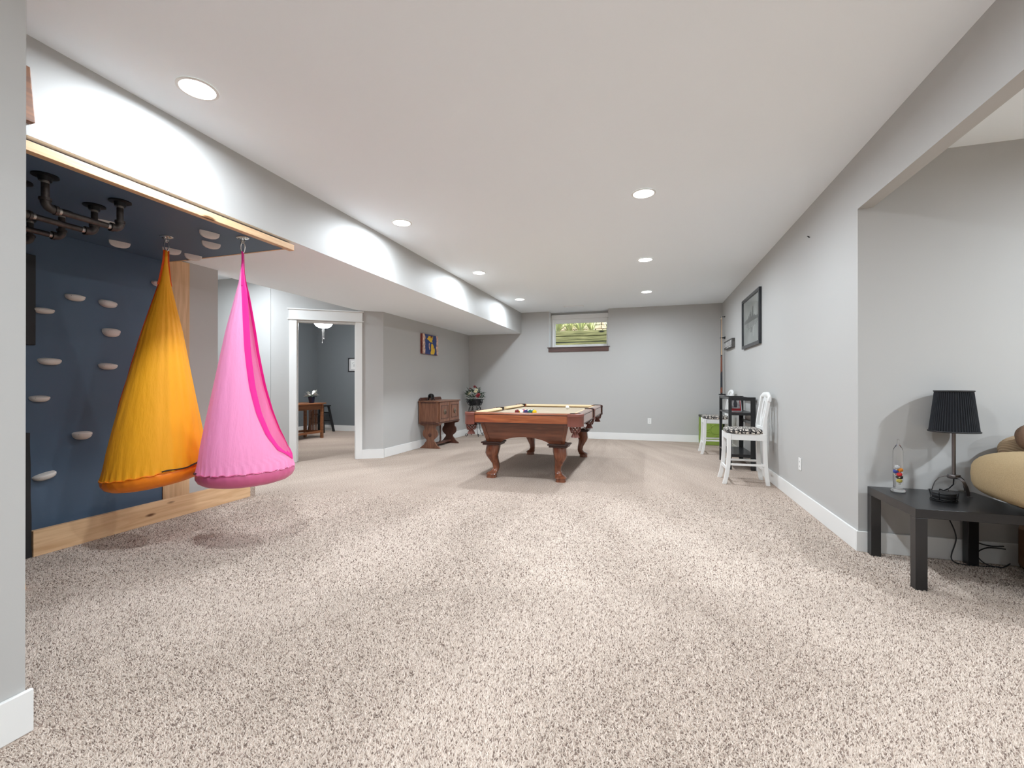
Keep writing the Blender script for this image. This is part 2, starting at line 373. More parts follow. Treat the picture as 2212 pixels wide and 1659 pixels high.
m.build('sash', WHITE, w1)
boxo('pane', PANE, WX0 + .095, WX1 - .055, 9.752, 9.756, WZ0 + .07, 2.51, w1)
boxo('latch', WHITE, -1.38, -1.30, fy0 - .012, fy0, WZ0 + .035, WZ0 + .055, w1)
WALN = wood('walnut_sill', srgb(70, 46, 40), srgb(96, 66, 58), 'x', 10, 12, .4)
boxo('sill', WALN, WX0 - .035, WX1 + .035, YF - .035, fy0, WZ0 - .012, WZ0, w1, .002)
boxo('apron', WALN, WX0 - .01, WX1 + .01, YF - .02, YF, 1.862, WZ0 - .012, w1, .002)
m = MB().box(WX0 - .005, WX0 + .004, YF + .001, fy0, WZ0, CZ)
m.build('jamb', WHITE, w1)
# ------------------------------------------------------------------ recessed lights
def can(x, y, z, label, wsc=1.0, group='recessed ceiling lights'):
    t = thing('recessed_light', label, 'ceiling light', (x, y, z), group=group)
    MB().lathe([(.083, -.002), (.099, -.002), (.099, -.005), (.094, -.008), (.084, -.007), (.083, -.002)], 40, cap=False).build('trim_ring', WHITE, t, 40)
    MB().lathe([(.0835, -.001), (.0835, -.0055), (.001, -.006)], 40).build('lens', LENS, t, 40)
    l = bpy.data.lights.new('lamp', 'AREA'); l.shape = 'DISK'; l.size = .14; l.energy = CAN_W * wsc; l.color = WARM; l.spread = R(174)
    o = bpy.data.objects.new('lamp', l); COL.objects.link(o); o.parent = t; o.location = (0, 0, -.012)
    return t
LB = 'round recessed light in the ceiling row beside the dropped soffit, '
LR = 'round recessed light in the middle ceiling row, '
can(-2.335, 1.78, CZ, LB + 'largest and nearest', .92); can(-2.335, 3.85, CZ, LB + 'second from the camera', .92)
can(-2.32, 5.90, CZ, LB + 'third from the camera', .92); can(-2.315, 7.97, CZ, LB + 'smallest near the window wall', .92)
can(-.04, 3.86, CZ, LR + 'largest in view', 1.08); can(-.04, 5.91, CZ, LR + 'middle of the three in view', 1.08); can(-.035, 7.965, CZ, LR + 'farthest near the window', 1.08)
can(-.04, 1.78, CZ, LR + 'just above the camera view', 1.08); can(-.04, -.3, CZ, LR + 'behind the camera', 1.08); can(-.04, -2.2, CZ, LR + 'by the back wall')
LG = 'recessed light in the lounge bay ceiling, '
can(3.6, 2.15, 2.71, LG + 'nearest the sofa', 2.8); can(3.6, .0, 2.71, LG + 'beyond the opening', 1.6); can(5.6, 2.15, 2.71, LG + 'at its far side', 1.6)
can(-5.25, 4.2, CZ, 'recessed light in the hall ceiling beside the office doorway', 1.7)
# ceiling vent near the window
t = thing('ceiling_vent', 'slim white air vent in the ceiling in front of the window', 'vent', (-1.46, 9.0, CZ))
MB().box(-.2, .2, -.06, .06, -.006, -.001).build('frame', WHITE, t, bevel=.002)
for k in range(4): boxo('slat', CEIL, -.18, .18, -.04 + k * .022, -.03 + k * .022, -.011, -.006, t)
# ------------------------------------------------------------------ climbing alcove
PZ = 2.243
t = thing('climbing_ceiling_panel', 'dark navy plywood panel fixed under the soffit with a pine edge', 'climbing panel', (0, 0, 0))
boxo('panel', NAVY, XW + .002, XB - .045, -.75, 2.845, PZ, SZ - .002, t)
boxo('edge_board', PINE, XB - .045, XB + .002, -.75, 2.868, PZ - .018, SZ - .024, t, .002)
boxo('end_strip', PINE, XW + .002, XB - .045, 2.845, 2.862, PZ - .002, SZ - .004, t)
t = thing('climbing_wall_panel', 'dark navy climbing wall panel with a pine upright at its end', 'climbing panel', (0, 0, 0))
boxo('panel', NAVY, XW + .001, XW + .02, -.75, 2.808, .002, PZ - .001, t)
boxo('upright_board', PINEZ, XW + .001, XW + .028, 2.810, 2.93, .002, PZ + .04, t, .002)
boxo('upright_board', PINEZ, XW + .001, XW + .022, 2.931, 3.05, .002, PZ + .04, t, .002)
kb = boxo('kickboard', PINE, -3.955, -3.915, 1.868, 3.545, 0, .172, None, .002); tag(kb, 'long knotty pine board standing on edge along the climbing wall base', 'board')
cp = boxo('carpet_offcut', CARPET, -3.965, -3.925, 3.548, 3.61, 0, .16); tag(cp, 'small carpet-covered block at the end of the pine kickboard', 'block')
m = MB()
rings = []
for k in range(13):
    z = .83 * k / 12; wob = .002 * math.sin(k * 1.3)
    rings.append([(-3.965, 1.45, z), (-3.965, 1.862 - wob * .8 - .012 * z, z), (-3.925, 1.865 - wob * .8 - .012 * z, z), (-3.925, 1.45, z)])
bk = m.loft(rings).build('foam_mat', BLACK, None, 60); tag(bk, 'tall black foam mat standing upright at the left end of the kickboard', 'mat')
t = boxo('wall_mounted_panel', BLACK, XW + .021, XW + .045, 1.5, 1.955, 1.425, 2.05, None, .003); tag(t, 'flat black rectangular panel mounted on the climbing wall', 'panel')
m = MB().prism([(1.1, 0.0), (1.565, 0.0), (1.535, .305), (1.1, .305)], -3.37, -3.34, 'x')
tag(m.build('leaning_board', PINEZ, None, bevel=.002), 'low pine board with a slanted end behind the near wall', 'board')
m = MB().prism([(.75, 2.347), (1.283, 2.347), (1.289, 2.352), (1.271, 2.597), (.75, 2.597)], XB, XB + .03, 'x')
tag(m.build('wood_plaque', wood('plaque_wood', srgb(92, 52, 24), srgb(128, 80, 42), 'y', 12, 8, .5), None, bevel=.004), 'brown wooden plaque high on the soffit face beside the near wall', 'plaque')
# holds
random.seed(4)
def hold_mesh(wd, hup, hdn, dp, lean):
    n = 28; rings = []
    for k in range(6):
        a = k / 5 * PI / 2; s = math.cos(a) ** .75 if k < 5 else .06; d = dp * math.sin(a) ** .8 if k else 0
        r = []
        for i in range(n):
            th = 2 * PI * i / n; c, q = math.cos(th), math.sin(th)
            x = wd / 2 * math.copysign(abs(c) ** .85, c); y = (hup if q > 0 else hdn) * math.copysign(abs(q) ** .9, q)
            r.append((x * s + lean * d, y * s - .10 * d, d))
        rings.append(r)
    return rings
def hold(p, label, ceil=False, wd=.12, hup=.018, hdn=.05, dp=.05, roll=0, lean=0.0):
    # local: x along the hold, y up on the face, z out of the face
    if ceil: Mx = Matrix(((math.sin(roll), math.cos(roll), 0), (math.cos(roll), -math.sin(roll), 0), (0, 0, -1)))
    else: Mx = Matrix(((0, 0, 1), (1, 0, 0), (0, 1, 0)))
    rot = Mx.to_4x4() @ (Matrix.Rotation(roll, 4, 'Z') if not ceil else Matrix.Identity(4))
    t = thing('climbing_hold', label, 'climbing hold', p, rot.to_euler(), 'resin climbing holds')
    MB().loft(hold_mesh(wd, hup, hdn, dp, lean)).build('hold_body', HOLD, t, 50)
    for q, (bx, by) in enumerate(((-.30, -.12), (.02, -.30), (.33, -.22))):
        f = math.sqrt(max(.05, 1 - (2 * bx) ** 2 * .9 - (by) ** 2))
        M4 = Matrix.Translation((bx * wd, by * hdn * 1.3, dp * f * .88)) @ Matrix.Rotation(-bx * .9, 4, 'Y') @ Matrix.Rotation(.35, 4, 'X')
        MB().lathe([(.0065, -.012), (.0065, .005), (.004, .0055), (.004, -.002)], 10, M4).build('bolt', HOLE, t, 40)
F = XW + .0205
hold((F, 2.184, 1.812), 'wide grey climbing hold, upper one left of the vertical hold column', hup=.014, hdn=.038)
hold((F, 2.003, 1.682), 'grey climbing hold level with the top of the black wall panel', wd=.12, hup=.014, hdn=.03)
hold((F, 2.394, 1.800), 'pointed grey climbing hold at the top of the column beside the orange swing', hup=.02, hdn=.04, roll=-.08)
hold((F, 2.416, 1.580), 'rounded grey climbing hold, second in the column beside the orange swing', wd=.12, hup=.02, hdn=.05)
hold((F, 2.038, 1.326), 'grey climbing hold just below the black wall panel', wd=.13, hup=.016, hdn=.036)
hold((F, 2.394, 1.305), 'grey climbing hold, third in the column beside the orange swing', wd=.125, hup=.016, hdn=.036)
hold((F, 1.983, 1.062), 'small grey climbing hold above the upright foam mat', wd=.11, hup=.012, hdn=.034)
hold((F, 2.228, .785), 'half-moon grey climbing hold beside the orange swing base', wd=.12, hup=.012, hdn=.05)
hold((F, 2.009, .512), 'tilted grey climbing hold, lowest on the navy wall', wd=.13, hup=.014, hdn=.036, roll=.22)
hold((F, 2.775, 2.042), 'grey climbing hold half hidden behind the top of the orange swing', wd=.12, hup=.014, hdn=.036)
for (x, y, r, lb) in [(-3.455, 2.012, .35, 'between two pipe bars'), (-3.86, 2.335, .3, 'nearest the wall, left of the orange swing'), (-3.66, 2.58, .3, 'behind the orange swing link'),
                      (-3.0, 2.377, .3, 'nearest the pine edge, left one of the pair'), (-3.212, 2.559, .3, 'below the pine edge hold, inner one of the pair'), (-3.66, 2.755, .3, 'at the far edge of the panel')]:
    hold((x, y, PZ - .0005), 'grey overhead climbing hold, ' + lb, True, wd=.13, hup=.012, hdn=.045, dp=.045, roll=r)
# pipe bars
def pipe_bar(x, y0, y1, label):
    t = thing('pipe_bar', label, 'climbing bar', (x, (y0 + y1) / 2, PZ), group='iron pipe climbing bars')
    h = (y1 - y0) / 2; zb = -.168; r = .0165
    for sg in (-1, 1):
        MB().lathe([(.054, -.0005), (.054, -.007), (.03, -.009), (.026, -.03), (.001, -.03)], 24, Matrix.Translation((0, sg * h, 0))).build('flange', IRON, t, 40)
        MB().lathe([(.0168, -.03), (.0168, -.042)], 16, Matrix.Translation((0, sg * h, 0))).build('thread', PIPEL, t, 40)
        MB().lathe([(r, -.042), (r, zb + .045)], 16, Matrix.Translation((0, sg * h, 0))).build('drop_pipe', PIPE, t, 40)
        path = [(0, sg * h, zb + .05)] + [(0, sg * (h - .035 + .035 * math.cos(a)), zb + .035 - .035 * math.sin(a)) for a in [k * PI / 12 for k in range(7)]] + [(0, sg * (h - .05), zb)]
        e = MB().tube(path, .0215, 14); e.tube([(0, sg * h, zb + .05), (0, sg * h, zb + .036)], .0255, 14); e.tube([(0, sg * (h - .05), zb), (0, sg * (h - .036), zb)], .0255, 14)
        e.build('elbow', PIPE, t, 40)
        MB().tube([(0, sg * (h - .05), zb), (0, sg * (h - .065), zb)], .0168, 14).build('thread', PIPEL, t, 40)
    MB().tube([(0, -h + .065, zb), (0, h - .065, zb)], r, 16).build('crossbar', PIPE, t, 40)
pipe_bar(-3.01, 1.48, 1.822, 'rusty iron pipe bar hung under the panel, nearest the pine edge')
pipe_bar(-3.23, 1.48, 1.818, 'dark iron pipe bar under the panel, second from the pine edge')
pipe_bar(-3.53, 1.48, 1.816, 'dark iron pipe bar under the panel, third from the pine edge')
pipe_bar(-3.843, 1.48, 1.815, 'dark iron pipe bar under the panel, closest to the climbing wall')
# ------------------------------------------------------------------ pod swings
def swing(name, hook, ring_c, ring_r, tilt, phic, wtab, top_z, mats, label, zip_phi, hlabel, seedv, bandw=.030):
    FAB, BAND, BASE = mats
    rnd = random.Random(seedv)
    hk = Vector(hook)
    e = thing('swing_hook', hlabel, 'hook', hook)
    MB().lathe([(.048, -.0005), (.048, -.004), (.044, -.006), (.001, -.007)], 28, Matrix.Diagonal((1, .8, 1, 1))).build('plate', CHROME, e, 40)
    for sx in (-1, 1): MB().lathe([(.006, -.006), (.006, -.0085), (.001, -.009)], 10, Matrix.Translation((sx * .036, 0, 0))).build('screw', HOLE, e, 40)
    d0 = Vector((-hk.x, -hk.y, 0)).normalized(); r0 = Vector((-d0.y, d0.x, 0))
    MB().tube([tuple(r0 * .012 * math.cos(a) + Vector((0, 0, -.022 + .018 * math.sin(a)))) for a in [2 * PI * k / 20 for k in range(20)]], .004, 8, True).build('eye', CHROME, e, 60)
    t = thing(name, label, 'swing', hook, group='hanging pod swings')
    zl = top_z - hk.z
    oval = []
    for k in range(28):
        a = 2 * PI * k / 28
        oval.append(tuple(d0 * .0 + r0 * .013 * math.cos(a) + Vector((0, 0, (zl - .036) / 2 + .002 + (abs(zl + .036) / 2 + .008) * math.sin(a)))))
    MB().tube(oval, .0045, 8, True).build('carabiner', CHROME, t, 60)
    c1 = Vector(ring_c) - hk; c0 = Vector((0, 0, zl))
    nrm = (Vector((0, 0, 1)) + r0 * tilt[0] + d0 * tilt[1]).normalized()
    rx = (r0 - nrm * r0.dot(nrm)).normalized(); dx = (d0 - nrm * d0.dot(nrm) - rx * d0.dot(rx)).normalized()
    folds = [(rnd.randint(5, 22), rnd.random() * 6.28, rnd.uniform(.3, 1)) for _ in range(7)]
    def rad(tt):
        return .007 + (ring_r - .007) * lerp([(0, 0), (.05, .01), (.14, .075), (.37, .365), (.58, .585), (.77, .79), (.89, .915), (1, 1)], tt)
    def P(phi, tt, off=0):
        bl = min(1, max(0, (tt - .55) / .45)); bl = bl * bl
        u = (r0 * (1 - bl) + rx * bl); v = (d0 * (1 - bl) + dx * bl)
        f = sum(a * math.sin(n * phi + p) for n, p, a in folds)
        pucker = .010 * math.sin(phi * 37) * max(0, (tt - .93) / .07) ** 2
        r = rad(tt) * (1 + .010 * f * (1 - .6 * tt)) - pucker + off
        r *= 1 - .05 * math.sin(PI * min(1, tt * 1.02)) * math.cos(2 * (phi - .6)) * .3
        return c0.lerp(c1, tt) + (v * math.cos(phi) + u * math.sin(phi)) * r
    W = lambda tt: lerp(wtab, tt)
    nt, nu = 56, 120
    rings = []
    for k in range(nt + 1):
        tt = k / nt
        w_ = R(W(tt)); rings.append([tuple(P(phic + w_ + (2 * PI - 2 * w_) * i / nu, tt)) for i in range(nu + 1)])
    MB().loft(rings, False, False).build('fabric_pod', FAB, t, 80)
    # rim band round the opening
    tend = max(tt for tt, v in wtab if v > 0.01)
    tend = [b for (a, va), (b, vb) in zip(wtab, wtab[1:]) if va > 0 and vb == 0][0]
    path = []
    for k in range(41):
        tt = .035 + (tend - .035) * (k / 40) ** .8; path.append((phic + R(W(tt)), tt))
    path2 = [(2 * phic - p, tt) for p, tt in path[::-1]]
    strip = []
    for p, tt in path + path2[1:]:
        sg = 1 if p > phic else -1
        b1 = P(p, tt, .004); wd = bandw if tt < .9 else .045
        if tt < tend - .02: b2 = P(p - sg * wd / max(.05, rad(tt)), tt, -.008)
        else: b2 = P(p, tt, .0) + Vector((0, 0, .04)) - (b1 - c0.lerp(c1, tt)) * .05
        b0 = P(p + sg * .014 / max(.04, rad(tt)), tt, .005)
        strip.append((b0, b1, b2))
    rr = [[tuple(s[j]) for s in strip] for j in range(3)]
    MB().loft(rr, False, False).build('opening_band', BAND, t, 80)
    # straps at the top
    for sg in (-1, 1):
        q = phic + sg * R(W(.05)); pts = []
        for k in range(9):
            tt = .16 * k / 8; pts.append(P(q + sg * .25, tt, .006))
        MB().tube([tuple(p) for p in pts], .0075, 8, flat=(1, .5)).build('strap', BAND, t, 60)
    # cushion base
    prof = [(1.0, .006), (1.012, -.012), (1.01, -.035), (.96, -.065), (.86, -.086), (.7, -.1), (.4, -.108), (.02, -.11)]
    rings = []
    for s_, h in prof:
        rg = []
        for i in range(nu):
            ph = 2 * PI * i / nu; wr = 1 + .006 * math.sin(ph * 31 + 1) * (1 if h > -.06 else .3) + .004 * math.sin(ph * 13)
            rg.append(tuple(c1 + (dx * math.cos(ph) + rx * math.sin(ph)) * ring_r * s_ * wr + nrm * h))
        rings.append(rg)
    MB().loft(rings, True, True).build('base_cushion', BASE, t, 80)
    MB().tube([tuple(c1 + (dx * math.cos(a) + rx * math.sin(a)) * (ring_r * 1.012) + nrm * (.004 + .004 * math.sin(a * 23))) for a in [2 * PI * k / 160 for k in range(160)]], .004, 6, True).build('seam', BASE, t, 60)
    zp = [tuple(c1 + (dx * math.cos(a) + rx * math.sin(a)) * (ring_r * 1.02) + nrm * (.010 + .006 * math.sin(a * 9))) for a in [mix(zip_phi[0], zip_phi[1], k / 24) for k in range(25)]]
    MB().tube(zp, .0085, 6, flat=(1, .5)).build('zipper', BLACK, t, 60)
    return t
swing('pod_swing', (-3.40, 2.357, PZ), (-3.468, 2.338, .522), .312, (-.15, -.03), R(-152), [(0, 74), (.5, 68), (.72, 50), (.85, 30), (.93, 0), (1, 0)], 2.14,
      (ORANGE, ORANGED, ORBASE), 'orange hanging pod swing nearer the climbing wall', (R(6), R(66)), 'zinc ceiling plate and eye holding the orange swing', 3, .06)
swing('pod_swing', (-2.88, 2.54, PZ), (-2.846, 2.548, .525), .312, (-.02, -.03), R(76), [(0, 76), (.45, 72), (.62, 66), (.74, 58), (.84, 47), (.91, 33), (.965, 0), (1, 0)], 2.135,
      (PINK, PINKD, PKBASE), 'pink hanging pod swing with its opening facing the room', (R(-112), R(-72)), 'zinc ceiling plate and eye holding the pink swing', 8)
# ------------------------------------------------------------------ pool table
HX, HY = .71, 1.20
PT = thing('pool_table', 'cherry pool table with tan felt and leather net pockets', 'pool table', (-1.43, 6.12, 0))
def rail(p0, p1, mat):
    # p0 -> p1 along the outer face, interior to the left
    a = Vector((p0[0], p0[1], 0)); b = Vector((p1[0], p1[1], 0)); d = (b - a).normalized(); nn = Vector((-d.y, d.x, 0))
    def pr_(prof, s0, s1, cut=0):
        return [[tuple(q + nn * o + Vector((0, 0, z)) + d * (sg * cut * o)) for o, z in prof] for q, sg in ((a + d * s0, 1), (b - d * s1, -1))]
    r = MB().loft(pr_([(0, .70), (0, .803), (.006, .816), (.03, .82), (.085, .82), (.085, .772), (.03, .768), (.03, .70)], 0, 0)).build('rail', mat, PT, 30)
    MB().loft(pr_([(-.006, .692), (-.006, .702), (0, .704), (.02, .704), (.02, .692)], 0, 0)).build('bead', MOLD, r)
    MB().loft(pr_([(-.003, .796), (-.003, .803), (.01, .803), (.01, .796)], 0, 0)).build('bead', MOLD, r)
    MB().loft(pr_([(.085, .8205), (.125, .812), (.139, .797), (.118, .779), (.085, .779)], .0, .0, .35)).build('cushion', CUSH, r, 30)
rail((-.585, -HY), (.585, -HY), CHERRY); rail((.585, HY), (-.585, HY), CHERRY)
for s0, s1 in ((-1.075, -.06), (.06, 1.075)):
    rail((HX, s0), (HX, s1), CHERRYY); rail((-HX, s1), (-HX, s0), CHERRYY)
boxo('bed', FELT, -HX + .05, HX - .05, -HY + .05, HY - .05, .745, .775, PT)
HOLEB = plain('pocket_hole', (.02, .013, .011), .8)
def pocket(c, ang0, ang1, R_, path, cn):
    t = MB()
    n = len(path)
    rings = []
    for off, z in ((.004, .822), (.014, .815), (.016, .79), (.012, .786), (.012, .70), (.013, .682), (-.006, .684), (-.008, .70), (-.008, .818)):
        rings.append([(p[0] + q[0] * off, p[1] + q[1] * off, z - (.012 * abs(math.sin(i * 1.7)) if z < .69 else 0)) for i, (p, q) in enumerate(path)])
    rings.append(rings[0])
    sh = t.loft(rings, False, False).build('pocket', LEATH, PT, 45)
    M4 = Matrix.Translation((cn[0], cn[1], 0))
    MB().lathe([(.062, .823), (.06, .80), (.052, .79), (.052, .70)], 24, M4, False).build('liner', HOLEB, sh, 50)
    MB().lathe([(.0525, .70), (.002, .69)], 24, M4, False).build('liner', HOLEB, sh, 50)
    nm = MB()
    for k in range(9):
        for dr in (-1, 1):
            pts = []
            for j in range(9):
                f = j / 8; a = 2 * PI * k / 9 + dr * f * 1.5; rr = .056 + .008 * math.sin(PI * f) - .012 * f
                pts.append((cn[0] + rr * math.cos(a), cn[1] + rr * math.sin(a), .692 - .088 * f))
            nm.tube(pts, .006, 5, flat=(1.2, .6))
    nm.build('net', NET, sh, 60)
    fr = MB()
    prof = [(.03, .61), (.026, .598), (.036, .575), (.045, .552)]
    fr.loft([[(cn[0] + r_ * (1 + .12 * math.cos(9 * 2 * PI * i / 36)) * math.cos(2 * PI * i / 36), cn[1] + r_ * (1 + .12 * math.cos(9 * 2 * PI * i / 36)) * math.sin(2 * PI * i / 36), z) for i in range(36)] for r_, z in prof])
    fr.build('fringe', NET, sh, 40)
for sx in (-1, 1):
    for sy in (-1, 1):
        pth = [((sx * .56, sy * HY), (0, sy)), ((sx * .60, sy * HY), (0, sy))]
        rc = .11; cx, cy = sx * (HX - rc), sy * (HY - rc)
        for k in range(7):
            a = PI / 2 * k / 6; q = (sx * math.sin(a), sy * math.cos(a)); pth.append(((cx + q[0] * rc, cy + q[1] * rc), q))
        pth += [((sx * HX, sy * 1.09), (sx, 0)), ((sx * HX, sy * 1.05), (sx, 0))]
        pocket(None, 0, 0, 0, pth, (sx * (HX - .075), sy * (HY - .075)))
    pocket(None, 0, 0, 0, [((sx * (HX - .002 + .006 * math.cos(k)), y_), (sx, 0)) for k, y_ in ((1.5, -.075), (1, -.05), (.5, -.025), (0, 0), (.5, .025), (1, .05), (1.5, .075))], (sx * (HX - .062), 0))
def cab_panel(axis, sg, mat):
    n = 32; top = []; bot = []; tin = []; bi = []
    def pt(u, z, inset):
        f = (.70 - z) / .25; hx = mix(.545, .482, f); hy = mix(1.055, .985, f)
        if axis == 'x': return (u * hx, sg * (hy - inset), z)
        return (sg * (hx - inset), u * hy, z)
    zs = []
    for i in range(n + 1):
        u = -1 + 2 * i / n
        e_ = .62 if axis == 'x' else .80
        q = max(0, 1 - (u / e_) ** 2); z = .45 + .068 * q ** .8
        top.append(pt(u, .70, 0)); bot.append(pt(u, z, 0)); tin.append(pt(u, .70, .02)); bi.append(pt(u, z, .02))
    MB().loft([top, bot, bi, tin, top], False, False).build('apron_panel', mat, PT)
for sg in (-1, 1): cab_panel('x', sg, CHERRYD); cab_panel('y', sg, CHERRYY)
for sx in (-1, 1):
    for sy in (-1, 1):
        def cp_(z, a, b):
            f = (.70 - z) / .25; hx = mix(.545, .482, f); hy = mix(1.055, .985, f)
            return [(sx * (hx + .006), sy * (hy + .006), z), (sx * (hx - .04), sy * (hy + .006), z), (sx * (hx - .04), sy * (hy - .03), z), (sx * (hx + .006), sy * (hy - .03), z)]
        MB().loft([cp_(.70, 0, 0), cp_(.45, 0, 0)]).build('corner_post', CHERRYZ, PT)
        cx, cy = sx * .415, sy * .925
        lg = MB(); rings = []
        for z, off, h in [(.41, .0, .076), (.36, .010, .077), (.31, .022, .074), (.27, .020, .064), (.22, -.002, .051), (.17, -.026, .041), (.12, -.034, .037), (.085, -.018, .043), (.065, .014, .057), (.045, .028, .065), (.042, .028, .055), (.0, .028, .058)]:
            o_ = off * .75; ch = h * .3
            c_ = (cx + sx * o_, cy + sy * o_)
            rings.append([(c_[0] + a * h, c_[1] + b * h, z) for a, b in ((-1, -.62), (-.62, -1), (.62, -1), (1, -.62), (1, .62), (.62, 1), (-.62, 1), (-1, .62))])
        l_ = lg.loft(rings).build('leg', CHERRYZ, PT, 50)
        md = MB().box(cx - .125, cx + .125, cy - .125, cy + .125, .432, .45).box(cx - .11, cx + .11, cy - .11, cy + .11, .41, .432)
        md.build('moulding', MOLD, l_, bevel=.005)
boxo('slate_underside', MOLD, -.54, .54, -1.05, 1.05, .70, .744, PT)
# balls
def ball(x, y, col, label, stripe=None):
    name = 'ball_' + label.replace(' ', '_')
    m, nt, b = nodes(name); b.inputs['Roughness'].default_value = .12; b.inputs['Base Color'].default_value = c4(col)
    if stripe:
        tc = N(nt, 'ShaderNodeTexCoord'); sp = N(nt, 'ShaderNodeSeparateXYZ'); L(nt, tc.outputs['Object'], sp.inputs[0])
        ab = N(nt, 'ShaderNodeMath', operation='ABSOLUTE'); L(nt, sp.outputs['Z'], ab.inputs[0])
        gt = N(nt, 'ShaderNodeMath', operation='GREATER_THAN'); gt.inputs[1].default_value = .015; L(nt, ab.outputs[0], gt.inputs[0])
        mx = N(nt, 'ShaderNodeMix', data_type='RGBA'); L(nt, gt.outputs[0], mx.inputs['Factor']); mx.inputs['A'].default_value = c4(stripe); mx.inputs['B'].default_value = (.85, .84, .8, 1)
        L(nt, mx.outputs['Result'], b.inputs['Base Color'])
    o = MB().sphere((0, 0, 0), .0286, 24, 14).build('cue_ball' if 'cue' in label else 'billiard_ball', m, None, 180, loc=(x, y, .7752 + .0286))
    o.rotation_euler = (1.1, .6, .3)
    tag(o, label, 'ball', None if 'cue' in label else 'racked billiard balls')
bx, by = -1.495, 5.42
cols = [('maroon billiard ball, leftmost of the racked balls', (.16, .012, .015), None), ('white and yellow striped billiard ball beside the maroon ball', (1, 1, 1), (.7, .4, .02)),
        ('purple billiard ball in the middle of the front row', (.045, .03, .13), None), ('dark green billiard ball between the white striped and yellow balls', (.01, .1, .08), None), ('solid yellow billiard ball, rightmost of the racked balls', (.75, .45, .01), None)]
for i, (lb, c, s) in enumerate(cols): ball(bx + (i - 2) * .0578, by, c, lb, s)
cols2 = [('yellow striped billiard ball peeking over the front row, left', (1, 1, 1), (.7, .45, .03)), ('coral billiard ball peeking over the front row', (.7, .12, .07), None), ('white striped billiard ball behind the purple ball', (1, 1, 1), (.02, .12, .09)), ('teal billiard ball peeking behind the green ball', (.02, .16, .17), None)]
for i, (lb, c, s) in enumerate(cols2): ball(bx + (i - 1.5) * .0578, by + .0501, c, lb, s)
cols3 = [('blue billiard ball in the third racked row, left', (.02, .05, .3), None), ('black billiard ball at the centre of the rack', (.01, .01, .01), None), ('orange striped billiard ball in the third racked row, right', (1, 1, 1), (.8, .2, .02))]
for i, (lb, c, s) in enumerate(cols3): ball(bx + (i - 1) * .0578, by + .1002, c, lb, s)
ball(-1.19, 6.72, (.85, .84, .79), 'white cue ball alone near the far end of the table')
# ------------------------------------------------------------------ antique cabinet (front +X)
CB = thing('antique_cabinet', 'carved antique oak cabinet on vase-shaped trestle ends', 'cabinet', (-3.765, 7.58, 0))
boxo('carcass', OAK, -.20, .178, -.455, .455, .452, .835, CB, .004)
boxo('top', OAK, -.212, .205, -.475, .475, .835, .858, CB, .005)
boxo('base_moulding', OAKD, -.205, .19, -.465, .465, .445, .462, CB, .003)
for sy in (-1, 1):
    y0, y1 = (-.463, -.455) if sy < 0 else (.455, .463)
    boxo('side_stile', OAK, -.2, -.165, y0, y1, .465, .833, CB); boxo('side_stile', OAK, .14, .178, y0, y1, .465, .833, CB)
    boxo('side_rail', OAKD, -.165, .14, y0 + .003, y1 - .003, .465, .485, CB); boxo('side_rail', OAKD, -.165, .14, y0 + .003, y1 - .003, .815, .833, CB)
MB().prism([(-.43, .858), (.43, .858), (.43, .885), (.39, .912), (-.39, .912), (-.43, .885)], -.212, -.19, 'x').build('gallery_back', OAKD, CB, bevel=.002)
for sy in (-1, 1):
    c = sy * .213
    d = boxo('door', OAK, .1785, .196, c - .205, c + .205, .475, .828, CB, .003)
    fm = MB()
    for (a, b_, z0, z1) in ((-.145, -.133, .53, .775), (.133, .145, .53, .775), (-.145, .145, .765, .777), (-.145, .145, .528, .54)): fm.box(.196, .201, c + a, c + b_, z0, z1)
    fm.build('panel_moulding', OAKD, d, bevel=.002)
    M4 = Matrix.Translation((.199, c, .655)) @ Matrix.Rotation(PI / 2, 4, 'Y')
    BR = MATS.get('aged_brass') or plain('aged_brass', (.33, .26, .19), .35, metal=.9)
    MB().lathe([(.052, -.003), (.052, .004), (.04, .006), (.038, .003), (.03, .003), (.012, .014), (.002, .018)], 24, M4).build('pull_plate', BR, d, 40)
    MB().tube([(.212, c + .028 * math.cos(a), .64 + .03 * math.sin(a)) for a in [2 * PI * k / 20 for k in range(20)]], .004, 8, True).build('pull_ring', MOLD, d, 60)
hw = [(.45, .2), (.43, .2), (.42, .19), (.412, .165), (.405, .13), (.395, .112), (.36, .108), (.335, .115), (.315, .138), (.28, .148), (.25, .148), (.215, .135), (.19, .11), (.165, .078), (.15, .07), (.13, .075), (.11, .095), (.085, .112), (.07, .125), (.06, .13), (.045, .15), (.02, .185), (.006, .2), (0, .2)]
for sy in (-1, 1):
    pl = [(w_, z) for z, w_ in hw] + [(-w_, z) for z, w_ in hw[::-1]]
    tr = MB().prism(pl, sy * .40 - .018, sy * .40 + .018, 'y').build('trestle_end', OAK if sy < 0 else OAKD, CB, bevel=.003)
    MB().lathe([(.032, 0), (.032, .006), (.024, .01), (.022, .006), (.012, .007), (.004, .012)], 20, Matrix.Translation((0, sy * .418, .24)) @ Matrix.Rotation(-sy * PI / 2, 4, 'X')).build('rosette', OAKD, tr, 40)
boxo('stretcher', OAKD, -.05, .05, -.39, .39, .045, .07, CB, .004)
MB().lathe([(.022, .07), (.022, .09), (.014, .1), (.016, .14), (.011, .2), (.013, .3), (.016, .36), (.012, .38), (.02, .4), (.022, .445)], 16, Matrix.Translation((.0, .0, 0))).build('spindle', OAKD, CB, 50)
o = thing('iron_ornament', 'small glossy black domed ornament on splayed feet atop the cabinet', 'ornament', (-3.87, 7.40, .858))
GB = plain('gloss_black', (.012, .012, .013), .12)
